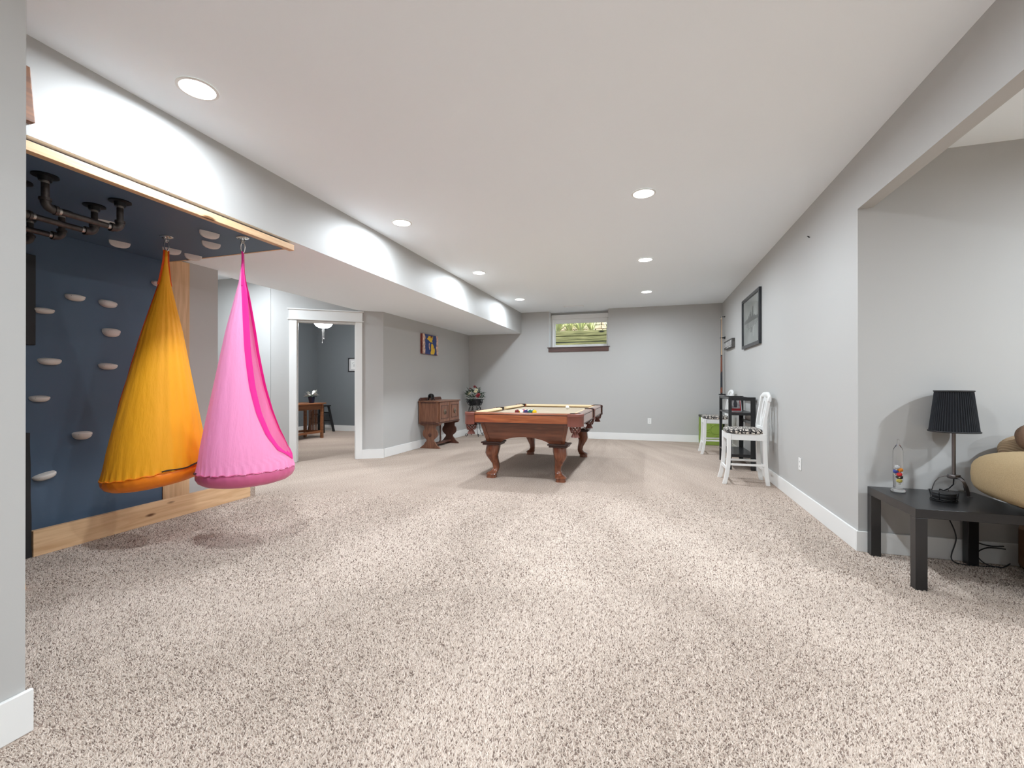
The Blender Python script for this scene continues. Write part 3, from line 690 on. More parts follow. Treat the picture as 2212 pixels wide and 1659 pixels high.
for k in range(5):
    a = 2 * PI * k / 5 + .3
    MB().tube([(math.cos(a) * r_, math.sin(a) * r_, z) for r_, z in ((.0, .118), (.03, .112), (.046, .09), (.05, .06), (.052, .03), (.062, .012), (.078, .005))], [.01, .012, .013, .013, .011, .009, .005], 8).build('leg', GB, o, 60)
MB().sphere((0, 0, .085), .038, 16, 10).build('dome', GB, o, 180)
# ------------------------------------------------------------------ plant stand and flowers
PS = thing('plant_stand', 'black wrought-iron scroll plant stand in the far corner', 'plant stand', (-3.70, 9.15, 0))
def spiral(c, r, a0, turns, ux, uz, n=18):
    return [tuple(Vector(c) + Vector(ux) * (r * (1 - k / n * .85) * math.cos(a0 + turns * 2 * PI * k / n)) + Vector(uz) * (r * (1 - k / n * .85) * math.sin(a0 + turns * 2 * PI * k / n))) for k in range(n + 1)]
for k in range(4):
    a = PI / 4 + k * PI / 2; ux = Vector((math.cos(a), math.sin(a), 0)); uz = Vector((0, 0, 1))
    pts = [tuple(ux * r_ + uz * z) for r_, z in ((.10, .68), (.135, .64), (.15, .56), (.14, .4), (.12, .25), (.125, .15), (.16, .06), (.19, .02))]
    pts += spiral(ux * .195 + uz * .048, .036, -PI / 2, .95, ux, uz, 14)
    MB().tube(pts, .006, 6).build('leg', IRON, PS, 60)
    MB().tube(spiral(ux * .09 + uz * .60, .05, PI / 2, -1.2, ux, uz), .005, 6).build('scroll', IRON, PS, 60)
    a2 = a + PI / 4; ut = Vector((-math.sin(a2), math.cos(a2), 0)); un = Vector((math.cos(a2), math.sin(a2), 0))
    MB().tube(spiral(un * .155 + uz * .76 + ut * .045, .05, 0, 1.3, ut, uz), .005, 6).build('scroll', IRON, PS, 60)
    MB().tube(spiral(un * .155 + uz * .76 - ut * .045, .05, PI, -1.3, ut, uz), .005, 6).build('scroll', IRON, PS, 60)
for r_, z in ((.175, .82), (.145, .70), (.125, .28)): MB().tube([(r_ * math.cos(a), r_ * math.sin(a), z) for a in [2 * PI * k / 32 for k in range(32)]], .006, 6, True).build('hoop', IRON, PS, 60)
for k in range(12):
    a = 2 * PI * k / 12; MB().tube([(r_ * math.cos(a), r_ * math.sin(a), z) for r_, z in ((.175, .82), (.178, .77), (.145, .70), (.06, .672))], .004, 5).build('basket_rib', IRON, PS, 60)
FLW = thing('flower_arrangement', 'red and cream silk flower arrangement in the iron stand', 'flowers', (-3.70, 9.15, .70))
LEAFM = plain('leaf_green', (.03, .06, .025), .6, var=.4, bscale=12)
MB().lathe([(.11, .0), (.14, .06), (.145, .11), (.001, .112)], 20).build('pot', BLACK, FLW, 40)
rnd = random.Random(5)
lf = MB().add([(-.0, 0, 0), (.018, .04, .008), (0, .1, 0), (-.018, .04, .008), (0, .045, -.003)], [(0, 1, 4), (1, 2, 4), (2, 3, 4), (3, 0, 4)]); lme = lf.build('leaf', LEAFM, FLW); lmesh = lme.data
first = True
for k in range(110):
    a = rnd.uniform(0, 2 * PI); r_ = rnd.uniform(.05, .185); z = .11 + rnd.uniform(.0, .24) * (1.15 - r_ * 2.2)
    if first: o = lme; first = False
    else: o = bpy.data.objects.new('leaf', lmesh); COL.objects.link(o); o.parent = FLW
    o.location = (r_ * math.cos(a), r_ * math.sin(a), z); o.rotation_euler = (rnd.uniform(-.2, 1.0), rnd.uniform(-.5, .5), a - PI / 2 + rnd.uniform(-.6, .6)); s_ = rnd.uniform(.7, 1.2); o.scale = (s_, s_, s_)
def bloom(p, col, r_, nm):
    c = col
    mt = MATS.get(nm) or plain(nm, col, .6, var=.2, bscale=60)
    m = MB()
    for L_ in range(3):
        npet = 6 - L_
        for i in range(npet):
            a = 2 * PI * i / npet + L_ * .5; rr = r_ * (1 - .28 * L_); z = .012 * L_
            d = Vector((math.cos(a), math.sin(a), 0)); s_ = Vector((-math.sin(a), math.cos(a), 0))
            m.add([tuple(Vector((0, 0, z))), tuple(d * rr * .6 + s_ * rr * .38 + Vector((0, 0, z + rr * .18))), tuple(d * rr + Vector((0, 0, z + rr * (.2 + .25 * L_)))), tuple(d * rr * .6 - s_ * rr * .38 + Vector((0, 0, z + rr * .18)))], [(0, 1, 2, 3)])
    o = m.build('bloom', mt, FLW); o.location = p; dv = Vector(p) - Vector((0, 0, .1)); o.rotation_euler = dv.to_track_quat('Z', 'Y').to_euler()
for (x, y, z, c, nm) in [(-.06, -.15, .26, (.72, .66, .45), 'cream_petals'), (-.09, -.13, .235, (.72, .66, .45), 'cream_petals'), (.085, -.12, .33, (.72, .66, .45), 'cream_petals'), (.07, -.14, .29, (.72, .66, .45), 'cream_petals'),
                         (.02, -.06, .40, (.25, .02, .025), 'crimson_petals'), (.04, -.09, .385, (.25, .02, .025), 'crimson_petals'), (.14, -.13, .23, (.3, .03, .04), 'crimson_petals'), (.12, -.15, .2, (.35, .05, .06), 'crimson_petals'), (-.1, -.03, .35, (.25, .02, .025), 'crimson_petals')]:
    bloom((x, y, z), c, .045, nm)
# ------------------------------------------------------------------ wall art, sign, picture, outlets
ART = thing('wall_art', 'canvas of a yellow state map on blue over a collage on the left wall', 'artwork', (XL, 7.53, 1.905))
# local: X out of the wall, Y along
AB = plain('art_blue', srgb(40, 62, 120), .6, var=.15, bscale=30); AY = plain('art_yellow', srgb(226, 184, 50), .6); AC = plain('art_cream', srgb(214, 180, 160), .7, var=.5, bscale=26); ARR = plain('art_red', srgb(120, 52, 44), .7, var=.4, bscale=30)
boxo('canvas', ARR, .001, .045, -.31, .31, -.185, .185, ART, .002)
boxo('ground', AB, .045, .047, -.22, .25, -.183, .183, ART)
rnd = random.Random(2)
def ragged(y0, y1, z0, z1, side):
    n = 14; L_ = [(y0 + (rnd.uniform(0, .03) if side != 'l' else 0), mix(z0, z1, k / n)) for k in range(n + 1)]; R_ = [(y1 - (rnd.uniform(0, .035) if side != 'r' else 0), mix(z1, z0, k / n)) for k in range(n + 1)]
    return L_ + R_
MB().prism(ragged(-.309, -.2, -.184, .184, 'l'), .045, .049, 'x').build('collage_strip', AC, ART); MB().prism(ragged(.22, .309, -.184, .184, 'r'), .045, .049, 'x').build('collage_strip', AC, ART)
up_ = [(-.15, .10), (-.10, .13), (-.08, .165), (-.05, .15), (-.02, .17), (.03, .16), (.06, .15), (.09, .17), (.07, .10), (.05, .075), (.07, .04), (.02, .05), (-.02, .045), (-.06, .07), (-.11, .085)]
low = [(.02, .01), (.05, .025), (.09, .01), (.12, -.03), (.115, -.06), (.14, -.075), (.155, -.05), (.165, -.1), (.15, -.15), (.13, -.175), (0, -.18), (-.01, -.15), (.02, -.1), (.015, -.04)]
MB().prism(up_, .047, .051, 'x').build('map_shape', AY, ART); MB().prism(low, .047, .051, 'x').build('map_shape', AY, ART)
MB().prism([(-.06, .03), (-.045, .02), (-.05, -.03), (-.03, -.09), (-.05, -.1), (-.07, -.05), (-.075, 0)], .047, .05, 'x').build('map_shape', AC, ART)
MB().prism([(-.02, .165), (.0, .12), (.03, .15), (.05, .11), (.06, .155), (.03, .168)], .051, .053, 'x').build('collage_scrap', ARR, ART)
PIC = thing('framed_picture', 'large black-framed grey skyline photograph on the right wall', 'picture', (XR, 6.90, 2.047))
# local: -X is out of the wall, Y along
pw, ph = .55, .365
FRM = plain('picture_frame', (.02, .022, .026), .25)
m = MB()
for (a, b_, z0, z1) in ((-pw, pw, ph - .045, ph), (-pw, pw, -ph, -ph + .045), (-pw, -pw + .045, -ph + .045, ph - .045), (pw - .045, pw, -ph + .045, ph - .045)): m.box(-.034, -.001, a, b_, z0, z1)
m.build('frame', FRM, PIC, bevel=.004)
PG = plain('print_grey', (.36, .36, .35), .4, var=.22, bscale=2.5); PGD = plain('print_dark', (.13, .13, .127), .4); PGL = plain('print_light', (.72, .72, .7), .4)
boxo('print', PG, -.014, -.012, -pw + .045, pw - .045, -ph + .045, ph - .045, PIC)
rnd = random.Random(11)
for k in range(34):
    y = mix(-.45, .45, k / 34); f = math.exp(-((y - .02) / .26) ** 2); h = (.03 + .13 * f * rnd.uniform(.35, 1)); 
    if abs(y + .12) < .015: h = .23
    b_ = boxo('skyline_bar', PGD, -.0155, -.014, y, y + .026, -.01, h * .8, PIC)
    b_ = boxo('skyline_bar', PGD if k % 3 else PGL, -.0155, -.014, y, y + .022, -.03 - h * .85, -.012, PIC)
for k in range(7):
    y = -.3 + .09 * k; MB().prism([(y, .03), (y + .02, .03), (y + .006, .2 - .016 * k), (y, .21 - .016 * k)], -.0152, -.014, 'x').build('light_streak', PGL, PIC)
boxo('glass', GLASS, -.022, -.021, -pw + .045, pw - .045, -ph + .045, ph - .045, PIC)
SG = thing('wooden_sign', 'small dark-edged sign with worn white lettering beside the cues', 'sign', (XR, 8.58, 1.862))
boxo('board', plain('sign_grey', (.09, .085, .08), .6, var=.4, bscale=14), -.05, -.001, -.40, .40, -.075, .075, SG, .003)
SW = plain('sign_white', (.48, .47, .46), .7, var=.35, bscale=22)
rnd = random.Random(21)
boxo('letter_field', SW, -.052, -.05, -.36, .37, -.035, .045, SG)
for k in range(9):
    y = -.33 + .075 * k; q = rnd.uniform(-.012, .012)
    MB().prism([(y, -.03), (y + .016, -.032), (y + .022 + q, .01), (y + .04, .04), (y + .028, .042), (y + .008 + q, .006)], -.0535, -.052, 'x').build('letter_stroke', MATS['sign_grey'], SG)
MB().prism([(-.38, -.062), (-.05, -.058), (.1, -.066), (.1, -.048), (-.2, -.044), (-.38, -.05)], -.0525, -.05, 'x').build('underline', SW, SG)
def outlet(loc, rz, label):
    t = thing('outlet', label, 'outlet', loc, (0, 0, rz)); boxo('cover_plate', WHITE, -.036, .036, -.007, -.0005, -.058, .058, t, .002)
    for z in (-.022, .022):
        s_ = boxo('socket', PAPER, -.016, .016, -.0085, -.007, z - .014, z + .014, t, .002)
        for x in (-.006, .006): boxo('slot', HOLE, x - .0012, x + .0012, -.009, -.0085, z - .005, z + .006, s_)
outlet((XR, 4.845, .392), R(-90), 'white wall outlet low on the right wall')
outlet((.016, YF, .403), 0, 'white wall outlet low on the far wall')
for k, (y, z) in enumerate(((4.60, 2.487), (4.58, 2.475))):
    o = MB().tube([(XR, y, z), (XR - .016, y, z + .004)], .004, 8).build('picture_nail', IRON); tag(o, ('upper' if k == 0 else 'lower') + ' tiny nail left in the right wall near the opening', 'nail')
# ------------------------------------------------------------------ cues
CR = thing('cue_clip', 'black wall clip holding the pool cues in the corner', 'cue rack', (XR, 9.2, 2.04))
boxo('wall_plate', BLACK, -.012, -.0005, -.05, .05, -.02, .02, CR, .002); MB().tube([(-.01, 0, 0), (-.05, 0, 0)], .012, 8).build('arm', BLACK, CR, 50)
for y in (-.03, .03): MB().tube([(-.05 + .021 * math.cos(a) - .012, y + .021 * math.sin(a), 0) for a in [R(20) + R(320) * k / 14 for k in range(15)]], .0045, 6).build('ring', BLACK, CR, 60)
CR2 = thing('cue_clip', 'small upper wall clip at the cue tips', 'cue rack', (XR, 9.2, 2.44))
boxo('wall_plate', BLACK, -.01, -.0005, -.03, .03, -.01, .01, CR2, .002); MB().tube([(-.005, -.03, 0), (-.075, -.03, 0)], .004, 6).build('prong', BLACK, CR2, 60); MB().tube([(-.005, .03, 0), (-.075, .03, 0)], .004, 6).build('prong', BLACK, CR2, 60)
MAPLE = plain('maple_shaft', srgb(226, 196, 160), .35); CUEB = plain('cue_brown', srgb(120, 66, 44), .3); CUEK = plain('cue_wrap', (.022, .024, .03), .7)
def cue(y, h, shaft, label):
    t = thing('pool_cue', label, 'pool cue', (XR - .062, y, 0.0))
    def seg(n, z0, z1, r0, r1, mt): MB().lathe([(r0, z0), (r1, z1)], 14, Matrix.Translation((0, 0, 0))).build(n, mt, t, 60)
    b0 = h - 1.47
    seg('bumper', b0, b0 + .02, .013, .0145, BLACK); seg('butt', b0 + .02, b0 + .12, .0145, .0145, CUEB); seg('wrap', b0 + .12, b0 + .42, .0142, .0128, CUEK); seg('forearm', b0 + .42, b0 + .72, .0128, .0108, CUEB)
    seg('collar', b0 + .72, b0 + .735, .0108, .0108, BLACK); seg('shaft', b0 + .735, b0 + 1.445, .0106, .0064, shaft); seg('tip', b0 + 1.445, b0 + 1.47, .0064, .006, PAPER)
# both cues stand on a low ledge of their rack
boxo('foot_ledge', BLACK, -.1, -.0005, -.08, .08, -1.09, -1.065, CR, .002)
cue(9.17, 2.447, MAPLE, 'maple-shafted pool cue with brown butt leaning in the corner'); cue(9.23, 2.42, CUEK, 'dark-shafted pool cue behind the maple one')
# ------------------------------------------------------------------ counter stools (front -X, back +X)
m, nt, b = nodes('floral_fabric')
tc = N(nt, 'ShaderNodeTexCoord'); vo = N(nt, 'ShaderNodeTexVoronoi', feature='DISTANCE_TO_EDGE'); vo.inputs['Scale'].default_value = 26
v2 = N(nt, 'ShaderNodeTexVoronoi'); v2.inputs['Scale'].default_value = 13
wv = N(nt, 'ShaderNodeMath', operation='SINE'); mu = N(nt, 'ShaderNodeMath', operation='MULTIPLY'); mu.inputs[1].default_value = 26
L(nt, tc.outputs['Object'], vo.inputs['Vector']); L(nt, tc.outputs['Object'], v2.inputs['Vector']); L(nt, v2.outputs['Distance'], mu.inputs[0]); L(nt, mu.outputs[0], wv.inputs[0])
g1 = N(nt, 'ShaderNodeMath', operation='GREATER_THAN'); g1.inputs[1].default_value = .13; L(nt, vo.outputs['Distance'], g1.inputs[0])
g2 = N(nt, 'ShaderNodeMath', operation='LESS_THAN'); g2.inputs[1].default_value = .55; L(nt, wv.outputs[0], g2.inputs[0])
ml = N(nt, 'ShaderNodeMath', operation='MULTIPLY'); L(nt, g1.outputs[0], ml.inputs[0]); L(nt, g2.outputs[0], ml.inputs[1])
mx = N(nt, 'ShaderNodeMix', data_type='RGBA'); mx.inputs['A'].default_value = (.018, .015, .015, 1); mx.inputs['B'].default_value = (.70, .64, .56, 1)
L(nt, ml.outputs[0], mx.inputs['Factor']); L(nt, mx.outputs['Result'], b.inputs['Base Color']); b.inputs['Roughness'].default_value = .8
FLORAL = MATS['floral_fabric']
def stool(loc, rz, label):
    t = thing('counter_stool', label, 'stool', loc, (0, 0, rz), 'white counter stools')
    HS = .585
    for sy in (-1, 1):
        MB().loft([rect(x, sy * y, .021, .021, z) for x, y, z in ((-.245, .188, 0), (-.225, .186, .08), (-.205, .183, .2), (-.196, .18, .35), (-.195, .18, HS))]).build('leg', SWHITE, t, 50, .003)
        bk = [(.212, .0), (.196, .1), (.184, .25), (.178, .42), (.175, HS), (.176, .68), (.186, .78), (.204, .88), (.216, .96), (.22, 1.0)]
        MB().loft([rect(x, sy * .165, .021 if z < .7 else .017, .0175, z) for x, z in bk]).build('leg', SWHITE, t, 50, .003)
        boxo('seat_rail', SWHITE, -.185, .185, sy * .176 - .01, sy * .176 + .01, HS - .075, HS, t, .003)
        boxo('stretcher', SWHITE, -.20, .182, sy * .178 - .008, sy * .178 + .008, .215, .24, t, .003)
    boxo('seat_rail', SWHITE, -.208, -.182, -.18, .18, HS - .075, HS, t, .003); boxo('seat_rail', SWHITE, .166, .186, -.17, .17, HS - .075, HS, t, .003)
    boxo('footrest', SWHITE, -.22, -.202, -.18, .18, .15, .19, t, .004); boxo('stretcher', SWHITE, .18, .194, -.165, .165, .15, .175, t, .003)
    n = 8; rings = []
    for z, s_ in ((HS, 1), (HS + .02, 1.03), (HS + .04, 1.0), (HS + .052, .9), (HS + .056, .6)):
        rg = []
        for i in range(40):
            a = 2 * PI * i / 40; c_, q = math.cos(a), math.sin(a)
            x = .19 * math.copysign(abs(c_) ** .35, c_); y = .198 * math.copysign(abs(q) ** .35, q)
            rg.append((x * s_ - .022, y * s_, z))
        rings.append(rg)
    MB().loft(rings).build('seat_cushion', FLORAL, t, 60)
    # crest rail: drooping rounded ends
    rings = []
    for k in range(25):
        u = -1 + 2 * k / 24; y = u * .205; bow = .012 * (1 - u * u)
        top = 1.065 - .055 * abs(u) ** 3.2; bot = .985 + .018 * (1 - abs(u) ** 2) - .06 * max(0, (abs(u) - .62) / .38) ** 2 * (1 - max(0, (abs(u) - .9) / .1) * .5)
        xc = .222 + bow; th = .019 if abs(u) < .95 else .012
        rings.append([(xc - th, y, bot + .008), (xc - th * .6, y, bot), (xc + th * .6, y, bot), (xc + th, y, bot + .008), (xc + th, y, top - .015), (xc + th * .4, y, top), (xc - th * .4, y, top), (xc - th, y, top - .015)])
    MB().loft(rings).build('crest_rail', SWHITE, t, 50)
    # splat with an oval hole
    nn = 32; out = []; inn = []
    for i in range(nn):
        a = 2 * PI * i / nn; q = math.sin(a); c_ = math.cos(a)
        out.append((.075 * math.copysign(abs(c_) ** .8, c_) * (1 + .15 * q), .825 + .20 * q)); inn.append((.036 * c_, .845 + .115 * q))
    def X_(z): return lerp([(.6, .178), (.68, .18), (.78, .19), (.88, .208), (.96, .22), (1.05, .226)], z)
    r1 = [[(X_(z) + dx_, y, z) for y, z in P_] for P_, dx_ in ((out, -.008), (out, .008), (inn, .008), (inn, -.008), (out, -.008))]
    MB().loft(r1, False).build('splat', SWHITE, t, 50)
    boxo('lower_back_rail', SWHITE, .166, .188, -.15, .15, .625, .665, t, .003)
    return t
S1 = stool((1.085, 5.82, 0), 0, 'white counter stool with floral seat, nearer the camera')
copy_thing(S1, (1.085, 8.1, 0), (0, 0, 0), 'white counter stool with floral seat behind the black shelf')
# ------------------------------------------------------------------ black open shelf
SH = thing('open_shelf', 'low black open-frame shelf unit between the two stools', 'shelf', (1.2, 7.0, 0))
hx, hy, hz = .165, .40, .98
for sx, wd in ((-1, .04), (1, .06)):
    for sy in (-1, 1):
        x0 = -hx if sx < 0 else hx - wd
        boxo('post', BLACKW, x0, x0 + wd, sy * hy - .012, sy * hy + .012, 0, hz, SH, .002)
for sy in (-1, 1):
    for z0, z1 in ((hz - .045, hz), (.735, .77), (.17, .21)): boxo('end_rail', BLACKW, -hx + .04, hx - .06, sy * hy - .010, sy * hy + .010, z0, z1, SH, .002)
for z in (.75, .19): boxo('shelf_board', BLACKW, -hx + .005, hx - .005, -hy + .012, hy - .012, z, z + .02, SH, .002)
for z in (hz - .05, .60, .40): boxo('back_rail', BLACKW, hx - .02, hx - .004, -hy + .012, hy - .012, z, z + .04, SH, .002)
boxo('front_rail', BLACKW, -hx + .004, -hx + .02, -hy + .012, hy - .012, hz - .03, hz, SH, .002)
PF = thing('photo_frame', 'leaning framed photograph with red border on the black shelf', 'photo frame', (1.17, 6.86, .771), (0, 0, R(12)))
M4 = Matrix.Rotation(R(-12), 4, 'X')
RED = plain('photo_red', srgb(150, 40, 44), .35); PHG = plain('photo_grey', srgb(150, 146, 146), .3, var=.5, bscale=18)
MB().box(-.085, .085, 0, .012, .002, .2, M4).build('frame', plain('frame_clear', (.75, .78, .8), .2), PF, bevel=.002)
MB().box(-.075, .075, -.002, 0, .012, .192, M4).build('mat_border', RED, PF); MB().box(-.05, .06, -.004, -.002, .045, .185, M4).build('photo', PHG, PF)
MB().prism([(-.02, .06), (.02, .06), (.026, .12), (.012, .17), (-.01, .165), (-.025, .11)], -.0055, -.004, 'y', M4).build('figure', plain('photo_dark', (.03, .03, .035), .4), PF)
# green quilted bin
GBX = thing('storage_ottoman', 'lime green quilted storage cube with dark lid by the far wall', 'ottoman', (1.14, 9.28, 0))
boxo('body', GREEN, -.19, .19, -.19, .19, .0, .52, GBX, .015); boxo('lid', plain('dark_green_lid', (.05, .055, .03), .7), -.195, .195, -.195, .195, .522, .56, GBX, .008)
for (cx, cz, r_) in ((-.08, .36, .07), (.07, .3, .09), (-.06, .16, .09), (.1, .12, .06), (.08, .45, .05)):
    MB().tube([(cx + r_ * math.cos(a), -.191, cz + r_ * math.sin(a)) for a in [2 * PI * k / 20 for k in range(20)]], .005, 6, True).build('quilt_stitch', GREEN, GBX, 60)
    MB().tube([(-.191, cx + r_ * math.cos(a), cz + r_ * math.sin(a)) for a in [2 * PI * k / 20 for k in range(20)]], .005, 6, True).build('quilt_stitch', GREEN, GBX, 60)
# ------------------------------------------------------------------ office
DK = thing('writing_desk', 'mission-style oak desk seen through the doorway', 'desk', (-6.96, 7.2, 0))
boxo('top', DESK, -.29, .28, -.76, .76, .735, .76, DK, .003)
for sx in (-.22, .22):
    for sy in (-.69, .69): boxo('leg', DESK, sx - .025, sx + .025, sy - .025, sy + .025, 0, .735, DK, .002)
    boxo('apron', DESK, sx - .01, sx + .01, -.665, .665, .62, .735, DK, .002); boxo('stretcher', DESK, sx - .012, sx + .012, -.665, .665, .12, .165, DK, .002)
for sy in (-.69, .69):
    boxo('apron', DESK, -.195, .195, sy - .01, sy + .01, .62, .735, DK); boxo('stretcher', DESK, -.195, .195, sy - .012, sy + .012, .12, .165, DK)
    for k in range(6): boxo('slat', DESK, -.12 + .04 * k, -.10 + .04 * k, sy - .006, sy + .006, .165, .62, DK)
KS = thing('step_stool', 'dark splay-legged stool against the office wall behind the desk', 'stool', (-7.62, 8.9, 0))
for sx in (-1, 1):
    for sy in (-1, 1): MB().loft([rect(sx * .22, sy * .18, .022, .022, 0), rect(sx * .13, sy * .1, .02, .02, .62)]).build('leg', BLACK, KS)
boxo('seat', BLACK, -.17, .17, -.14, .14, .62, .65, KS, .005)
for z, q in ((.22, .19), (.42, .16)): boxo('rung', BLACK, -q, q, -q * .8 - .008, -q * .8 + .008, z, z + .03, KS); boxo('rung', BLACK, -q, q, q * .8 - .008, q * .8 + .008, z + .03, z + .06, KS)
PP = thing('potted_poinsettia', 'white poinsettia in a dark blue pot on the desk', 'plant', (-6.86, 7.72, .76))
MB().lathe([(.05, 0), (.065, .1), (.07, .135), (.064, .135), (.06, .12), (.001, .12)], 20).build('pot', plain('navy_pot', (.01, .015, .05), .3), PP, 40)
rnd = random.Random(9); PETW = plain('white_bract', (.8, .79, .74), .6)
for k in range(34):
    a = rnd.uniform(0, 2 * PI); el = rnd.uniform(-.25, .9); r_ = rnd.uniform(.02, .07)
    d = Vector((math.cos(a) * math.cos(el), math.sin(a) * math.cos(el), math.sin(el))); s_ = Vector((-math.sin(a), math.cos(a), 0)); u_ = d.cross(s_)
    c_ = Vector((0, 0, .155)) + d * r_
    ln = rnd.uniform(.08, .12)
    MB().add([tuple(c_), tuple(c_ + d * ln * .5 + s_ * .032 + u_ * .006), tuple(c_ + d * ln), tuple(c_ + d * ln * .5 - s_ * .032 + u_ * .006)], [(0, 1, 2, 3)]).build('bract', PETW if el > -.12 else LEAFM, PP)
MB().tube([(0, 0, .12), (0, 0, .17)], .02, 8).build('stems', LEAFM, PP)
o = MB().box(-.06, .06, -.04, .04, 0, .02).box(-.05, .04, -.03, .03, .02, .045).build('desk_telephone', BLACK, None, bevel=.008, loc=(-7.05, 7.25, .7602)); tag(o, 'small black device on the office desk edge', 'device')
DP = thing('framed_certificate', 'black-framed certificate on the office back wall', 'certificate', (-6.86, 9.25, 1.64))
m = MB()
for (a, b_, z0, z1) in ((-.24, .24, .15, .172), (-.24, .24, -.172, -.15), (-.24, -.218, -.15, .15), (.218, .24, -.15, .15)): m.box(a, b_, -.025, -.001, z0, z1)
m.build('frame', BLACK, DP); boxo('mat_board', plain('mat_grey', (.5, .5, .5), .7), -.218, .218, -.012, -.008, -.15, .15, DP); boxo('document', PAPER, -.16, .16, -.014, -.012, -.105, .105, DP)
INK = plain('ink_grey', (.18, .18, .18), .7)
MB().add([(.12 * math.cos(a) * s_, -.0145, .03 + .05 * math.sin(a) * s_) for s_ in (1, .9) for a in [PI * k / 12 for k in range(13)]], [(i, i + 1, i + 14, i + 13) for i in range(12)]).build('heading', INK, DP)
for z, w_ in ((.02, .07), (-.0, .1), (-.02, .09), (-.04, .1), (-.07, .04)): boxo('text_line', INK, -w_, w_, -.0145, -.014, z - .003, z + .003, DP)
FN = thing('ceiling_fan', 'ceiling fan with glowing bowl light in the office', 'ceiling fan', (-6.2, 7.3, CZ))
MB().lathe([(.07, 0), (.07, -.04), (.02, -.06), (.02, -.16), (.1, -.17), (.13, -.2), (.13, -.28), (.08, -.31), (.06, -.32)], 28).build('motor', WHITE, FN, 40)
for k in range(5):
    a = 2 * PI * k / 5 + .45; M4 = Matrix.Rotation(a, 4, 'Z') @ Matrix.Rotation(R(10), 4, 'X'); MB().box(.14, .66, -.06, .06, -.245, -.238, M4).build('blade', WHITE, FN, bevel=.002)
MB().lathe([(.175, -.33), (.178, -.35), (.165, -.40), (.135, -.44), (.08, -.468), (.02, -.478), (.001, -.478)], 32).build('bowl', GLOBE, FN, 60)
MB().lathe([(.06, -.315), (.18, -.33), (.18, -.335), (.06, -.335)], 28).build('fitter', STEEL, FN, 40)
for x, ln in ((-.015, .29), (.02, .21)):
    ch = MB().tube([(x, -.01, -.47), (x, -.01, -.47 - ln)], .0035, 6).build('pull_chain', STEEL, FN, 60); MB().sphere((x, -.01, -.48 - ln), .008, 10, 8, (1, 1, 1.8)).build('chain_knob', STEEL, ch, 60)
# ------------------------------------------------------------------ lounge corner
TB = thing('side_table', 'square black side table with thick legs', 'table', (1.71, 3.31, 0))
q = .285; tz = .458
boxo('table_top', BLACKW, -q, q, -q, q, tz - .052, tz, TB, .002)
for sx in (-1, 1):
    for sy in (-1, 1):
        x0 = sx * q; x1 = sx * (q - .055); y0 = sy * q; y1 = sy * (q - .055)
        boxo('leg', BLACKW, min(x0, x1), max(x0, x1), min(y0, y1), max(y0, y1), 0, tz - .052, TB, .002)
LM = thing('table_lamp', 'table lamp with black pleated shade and arched metal legs', 'lamp', (1.849, 3.505, tz))
n = 224; rb, rt_ = .1165, .088; z0, z1 = .392, .655
def pleat(z, r_): return [((r_ + .0026 * (1 if (i // 2) % 2 else -1)) * math.cos(2 * PI * i / n), (r_ + .0026 * (1 if (i // 2) % 2 else -1)) * math.sin(2 * PI * i / n), z) for i in range(n)]
MB().loft([pleat(z0, rb), pleat(z1, rt_), [(x * .975, y * .975, z) for x, y, z in pleat(z1, rt_)], [(x * .975, y * .975, z) for x, y, z in pleat(z0, rb)], pleat(z0, rb)], False).build('lamp_shade', SHADE, LM)
for z, r_ in ((z0 + .004, rb + .004), (z1 - .004, rt_ + .004)): MB().tube([(r_ * math.cos(a), r_ * math.sin(a), z) for a in [2 * PI * k / 48 for k in range(48)]], .005, 6, True).build('shade_trim', BLACK, LM, 60)
MB().lathe([(.0095, .10), (.0095, .50)], 14).build('pole', GUN, LM, 60)
MB().lathe([(.03, .098), (.032, .102), (.032, .118), (.03, .122), (.012, .124)], 24).build('collar', GUN, LM, 40)
for k, a in enumerate((R(139), R(-80), R(30))):
    ux = Vector((math.cos(a), math.sin(a), 0)); ut = Vector((-math.sin(a), math.cos(a), 0))
    prof = [(.018, .108), (.042, .104), (.07, .088), (.09, .058), (.1, .025), (.103, .006), (.122, .004)]
    rings = []
    for r_, z in prof: rings.append([tuple(ux * r_ + ut * s_ * .010 + Vector((0, 0, z + d_))) for s_, d_ in ((-1, 0), (1, 0), (1, .004), (-1, .004))])
    MB().loft(rings).build('leg', GUN, LM, 30)
MB().lathe([(.022, .5), (.022, .56), (.03, .57), (.03, .62), (.01, .64)], 16).build('socket', GUN, LM, 40)
MB().tube([(.0, 0, .1), (-.005, -.005, .06), (-.02, .01, .03), (-.035, .03, .012), (-.025, .06, .007), (-.02, .1, .006), (-.02, .118, -.03)], .0035, 6).build('cord', BLACK, LM, 60)
TH = thing('galileo_thermometer', 'tall glass thermometer tube with coloured floats on the black table', 'thermometer', (1.546, 3.478, tz))
MB().lathe([(.038, .0005), (.040, .006), (.037, .012), (.029, .016), (.027, .02), (.001, .021)], 28).build('glass_base', SGLASS, TH, 50)
MB().lathe([(.0255, .021), (.026, .26), (.024, .275), (.015, .292), (.0075, .305), (.005, .325), (.006, .335), (.001, .34)], 24).build('glass_tube', SGLASS, TH, 60)
